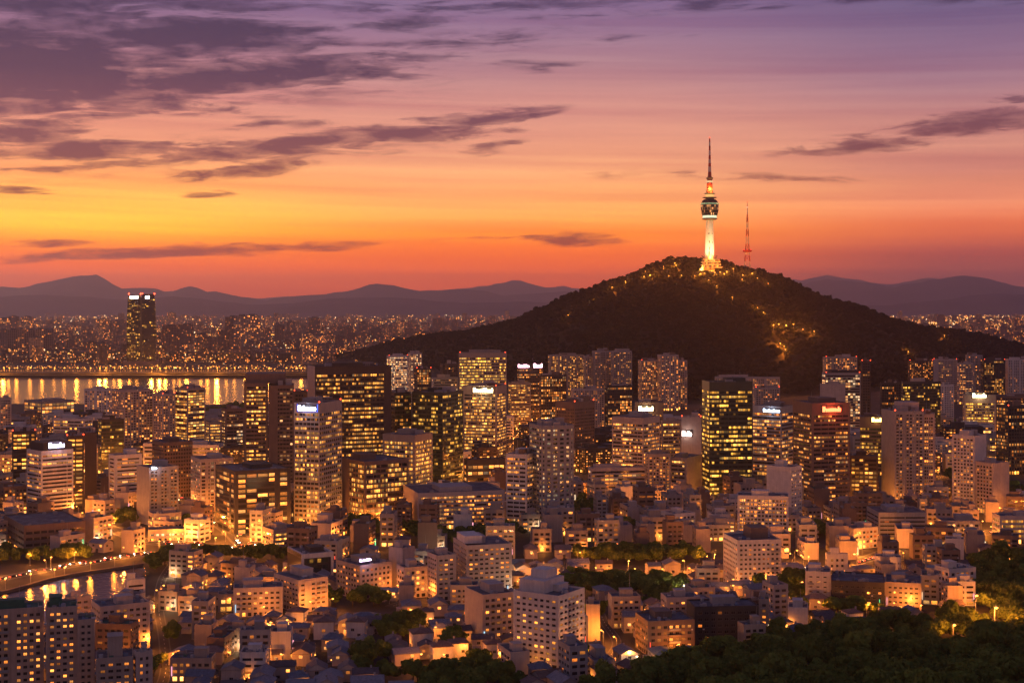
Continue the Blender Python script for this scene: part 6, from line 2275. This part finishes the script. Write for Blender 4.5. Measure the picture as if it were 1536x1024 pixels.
# the rest, too many and too small to part
FM = [winmat(p=q_, tint='warm', s=3.2, glass=(.03, .03, .03), seg=1.0, mull=.2, vm=.25, wall=w_) for q_, w_ in ((.07, FW[0]), (.14, FW[1]), (.09, FW[3]))]
b = MB()
for _ in range(5200):
    px = dr.uniform(-120, 860) if dr.random() < .66 else dr.uniform(1150, 1660)
    py = HOR + 92 * dr.random() ** 1.6 * .9 + 9
    x, y = gp(px, py)
    if y < 4300 and px < 520:
        continue
    if terrain(x, y) > 2 or y < 4000:
        continue
    w, d, h = dr.uniform(14, 60), dr.uniform(12, 40), dr.choice((9, 12, 14, 18, 22, 30, 40, 55))
    if y < 6000:
        h = min(h, 30)
    if dr.random() < .03:
        h *= 1.8
    a = dr.uniform(-.8, .8)
    ca, sa = math.cos(a), math.sin(a)
    P = [(x + p[0] * ca - p[1] * sa, y + p[0] * sa + p[1] * ca) for p in rect(w, d)]
    n0 = len(b.f)
    b.prism(P, 0, h, dr.randrange(3), False, (5.0, 4.5))
    ou = dr.randrange(1000) * 7
    ov = dr.randrange(1000) * 5
    for q_ in range(len(b.uv) - 20, len(b.uv)):
        b.uv[q_] = (b.uv[q_][0] + ou, b.uv[q_][1] + ov)
part('distant_city', b, FM, kind='stuff', label='hazy carpet of small lit blocks stretching to the mountains', category='city')
# its countless lamps
cols = [emat('far_lamp', (1.0, .33, .045), 4.5), emat('far_lamp', (1.0, .44, .10), 5.0), emat('far_lamp', (1.0, .68, .36), 5.0), emat('far_lamp', (1.0, .22, .03), 4.0), emat('far_lamp', (1.0, .30, .03), 1.8)]
b = MB()
oc = [(1, 0, 0), (0, 1, 0), (-1, 0, 0), (0, -1, 0)]


def glim(x, y, z, s, mi):
    for k_ in range(4):
        a, c = oc[k_], oc[(k_ + 1) % 4]
        for sg_ in (1, -1):
            p = [(x + a[0] * s, y + a[1] * s, z), (x + c[0] * s, y + c[1] * s, z), (x, y, z + s * sg_)]
            b.tri(*(p if sg_ > 0 else p[::-1]), mi)


for _ in range(24000):
    g_ = dr.random()
    px = dr.uniform(-100, 860) if g_ < .68 else dr.uniform(1150, 1640)
    py = HOR + 6 + 88 * dr.random() ** 1.25
    if dr.random() < .12:      # a few rows read as boulevards
        py = HOR + dr.choice((33, 41, 52, 62, 75, 84)) + dr.gauss(0, .6) + px * .004
    if dr.random() < .17:
        px, py = dr.uniform(1330, 1560), HOR + dr.uniform(20, 62)
    x, y = gp(px, py)
    if y < y1 + 150 or (y < 4000):
        continue
    if terrain(x, y) > 2:
        continue
    if fbm(x, y, 900.0, 5.0) + .9 * fbm(px, py * 4, 60.0, 2.0) < dr.uniform(-1.3, 1.1):
        continue
    s = y / FPX * (.28 + .62 * dr.random() ** 3)
    glim(x, y, dr.uniform(6, 30), s, dr.choices((0, 1, 2, 3), (5, 4, 1.4, 2))[0])
# the bright shore road
for q_ in range(190):
    px = -30 + q_ * 2.6 + dr.uniform(-.8, .8)
    glim((px - 768) / FPX * (y1 + 78), y1 + 78, 13, y1 / FPX * dr.uniform(.35, .6), 4 if q_ % 3 else 0)
for _ in range(430):
    px = dr.uniform(-40, 462)
    Yq = y1 + 150 + abs(dr.gauss(0, 110))
    glim((px - 768) / FPX * Yq, Yq, 12 + dr.uniform(0, 6), Yq / FPX * (.35 + .6 * dr.random() ** 2.5), dr.choices((4, 0, 1, 2), (6, 2, .8, .3))[0])
part('distant_lights', b, cols, kind='stuff', label='countless small orange lamps of the far city', category='city lights')
sr = MB()
sr.quad((-3200, y1 + 60, 10.1), (-560, y1 + 60, 10.1), (-560, y1 + 90, 10.1), (-3200, y1 + 90, 10.1))
part('shore_road', sr, wallmat((.16, .13, .11), .9), kind='structure')

# ------------------------------------------------------------------ haze
hz = MB()
hz.prism([(-14000, -700), (14000, -700), (25000, 45500), (-25000, 45500)], -1.0, 1060.0, 0, True)
m, t = newmat('haze')
pv = t.n('ShaderNodeVolumePrincipled')
pv.inputs['Color'].default_value = (.94, .90, 1.0, 1)
pv.inputs['Density'].default_value = 3.3e-5
pv.inputs['Anisotropy'].default_value = 0.7
o_ = t.n('ShaderNodeOutputMaterial')
t.l(pv.outputs[0], o_.inputs['Volume'])
m.cycles.homogeneous_volume = True
part('haze', hz, m, kind='stuff')

# ------------------------------------------------------------------ labels that single out each of the many
ORD = 'nearest second third fourth fifth sixth seventh eighth ninth tenth eleventh twelfth thirteenth fourteenth fifteenth sixteenth seventeenth eighteenth nineteenth twentieth'.split()
for r in TREES:
    PLACED.append((r, None, 'tree'))
bpy.context.view_layer.update()
LMA = np.array([(a[0], a[1]) for a in LANDMARKS])
book = {}
for (r, adj, kind) in PLACED:
    x, y, z = r.location
    px, py = proj(x, y, z + 6)
    d = np.hypot((LMA[:, 0] - px), (LMA[:, 1] - py) * 1.6)
    if kind == 'block' and y > 3800:
        adj_d = d + (np.array([a[3] for a in LANDMARKS]) < 2500) * 60
        d = adj_d
    k_ = int(d.argmin())
    dx_, dy_ = px - LMA[k_, 0], py - LMA[k_, 1]
    if abs(dx_) > abs(dy_) * 1.2:
        rel = 'right of' if dx_ > 0 else 'left of'
    else:
        rel = 'below' if dy_ > 0 else 'above'
    if kind == 'tree':
        s = r.scale[0]
        adj = ('large ' if s > 1.2 else 'small ' if s < .95 else '') + 'dark green tree'
    book.setdefault((adj, rel, k_), []).append((d[k_], r))
for (adj, rel, k_), lst in book.items():
    lst.sort(key=lambda p: p[0])
    for n_, (_, r) in enumerate(lst):
        if len(lst) == 1:
            r['label'] = f"{adj} {rel} the {LANDMARKS[k_][2]}"
        elif n_ < 20:
            r['label'] = f"{ORD[n_]} {adj} {rel} the {LANDMARKS[k_][2]}"
        else:
            t_ = n_ // 20
            r['label'] = f"{ORD[n_ % 20]} {adj} {rel} the {LANDMARKS[k_][2]}, {['', 'farther', 'much farther', 'farthest'][min(t_, 3)]} out"
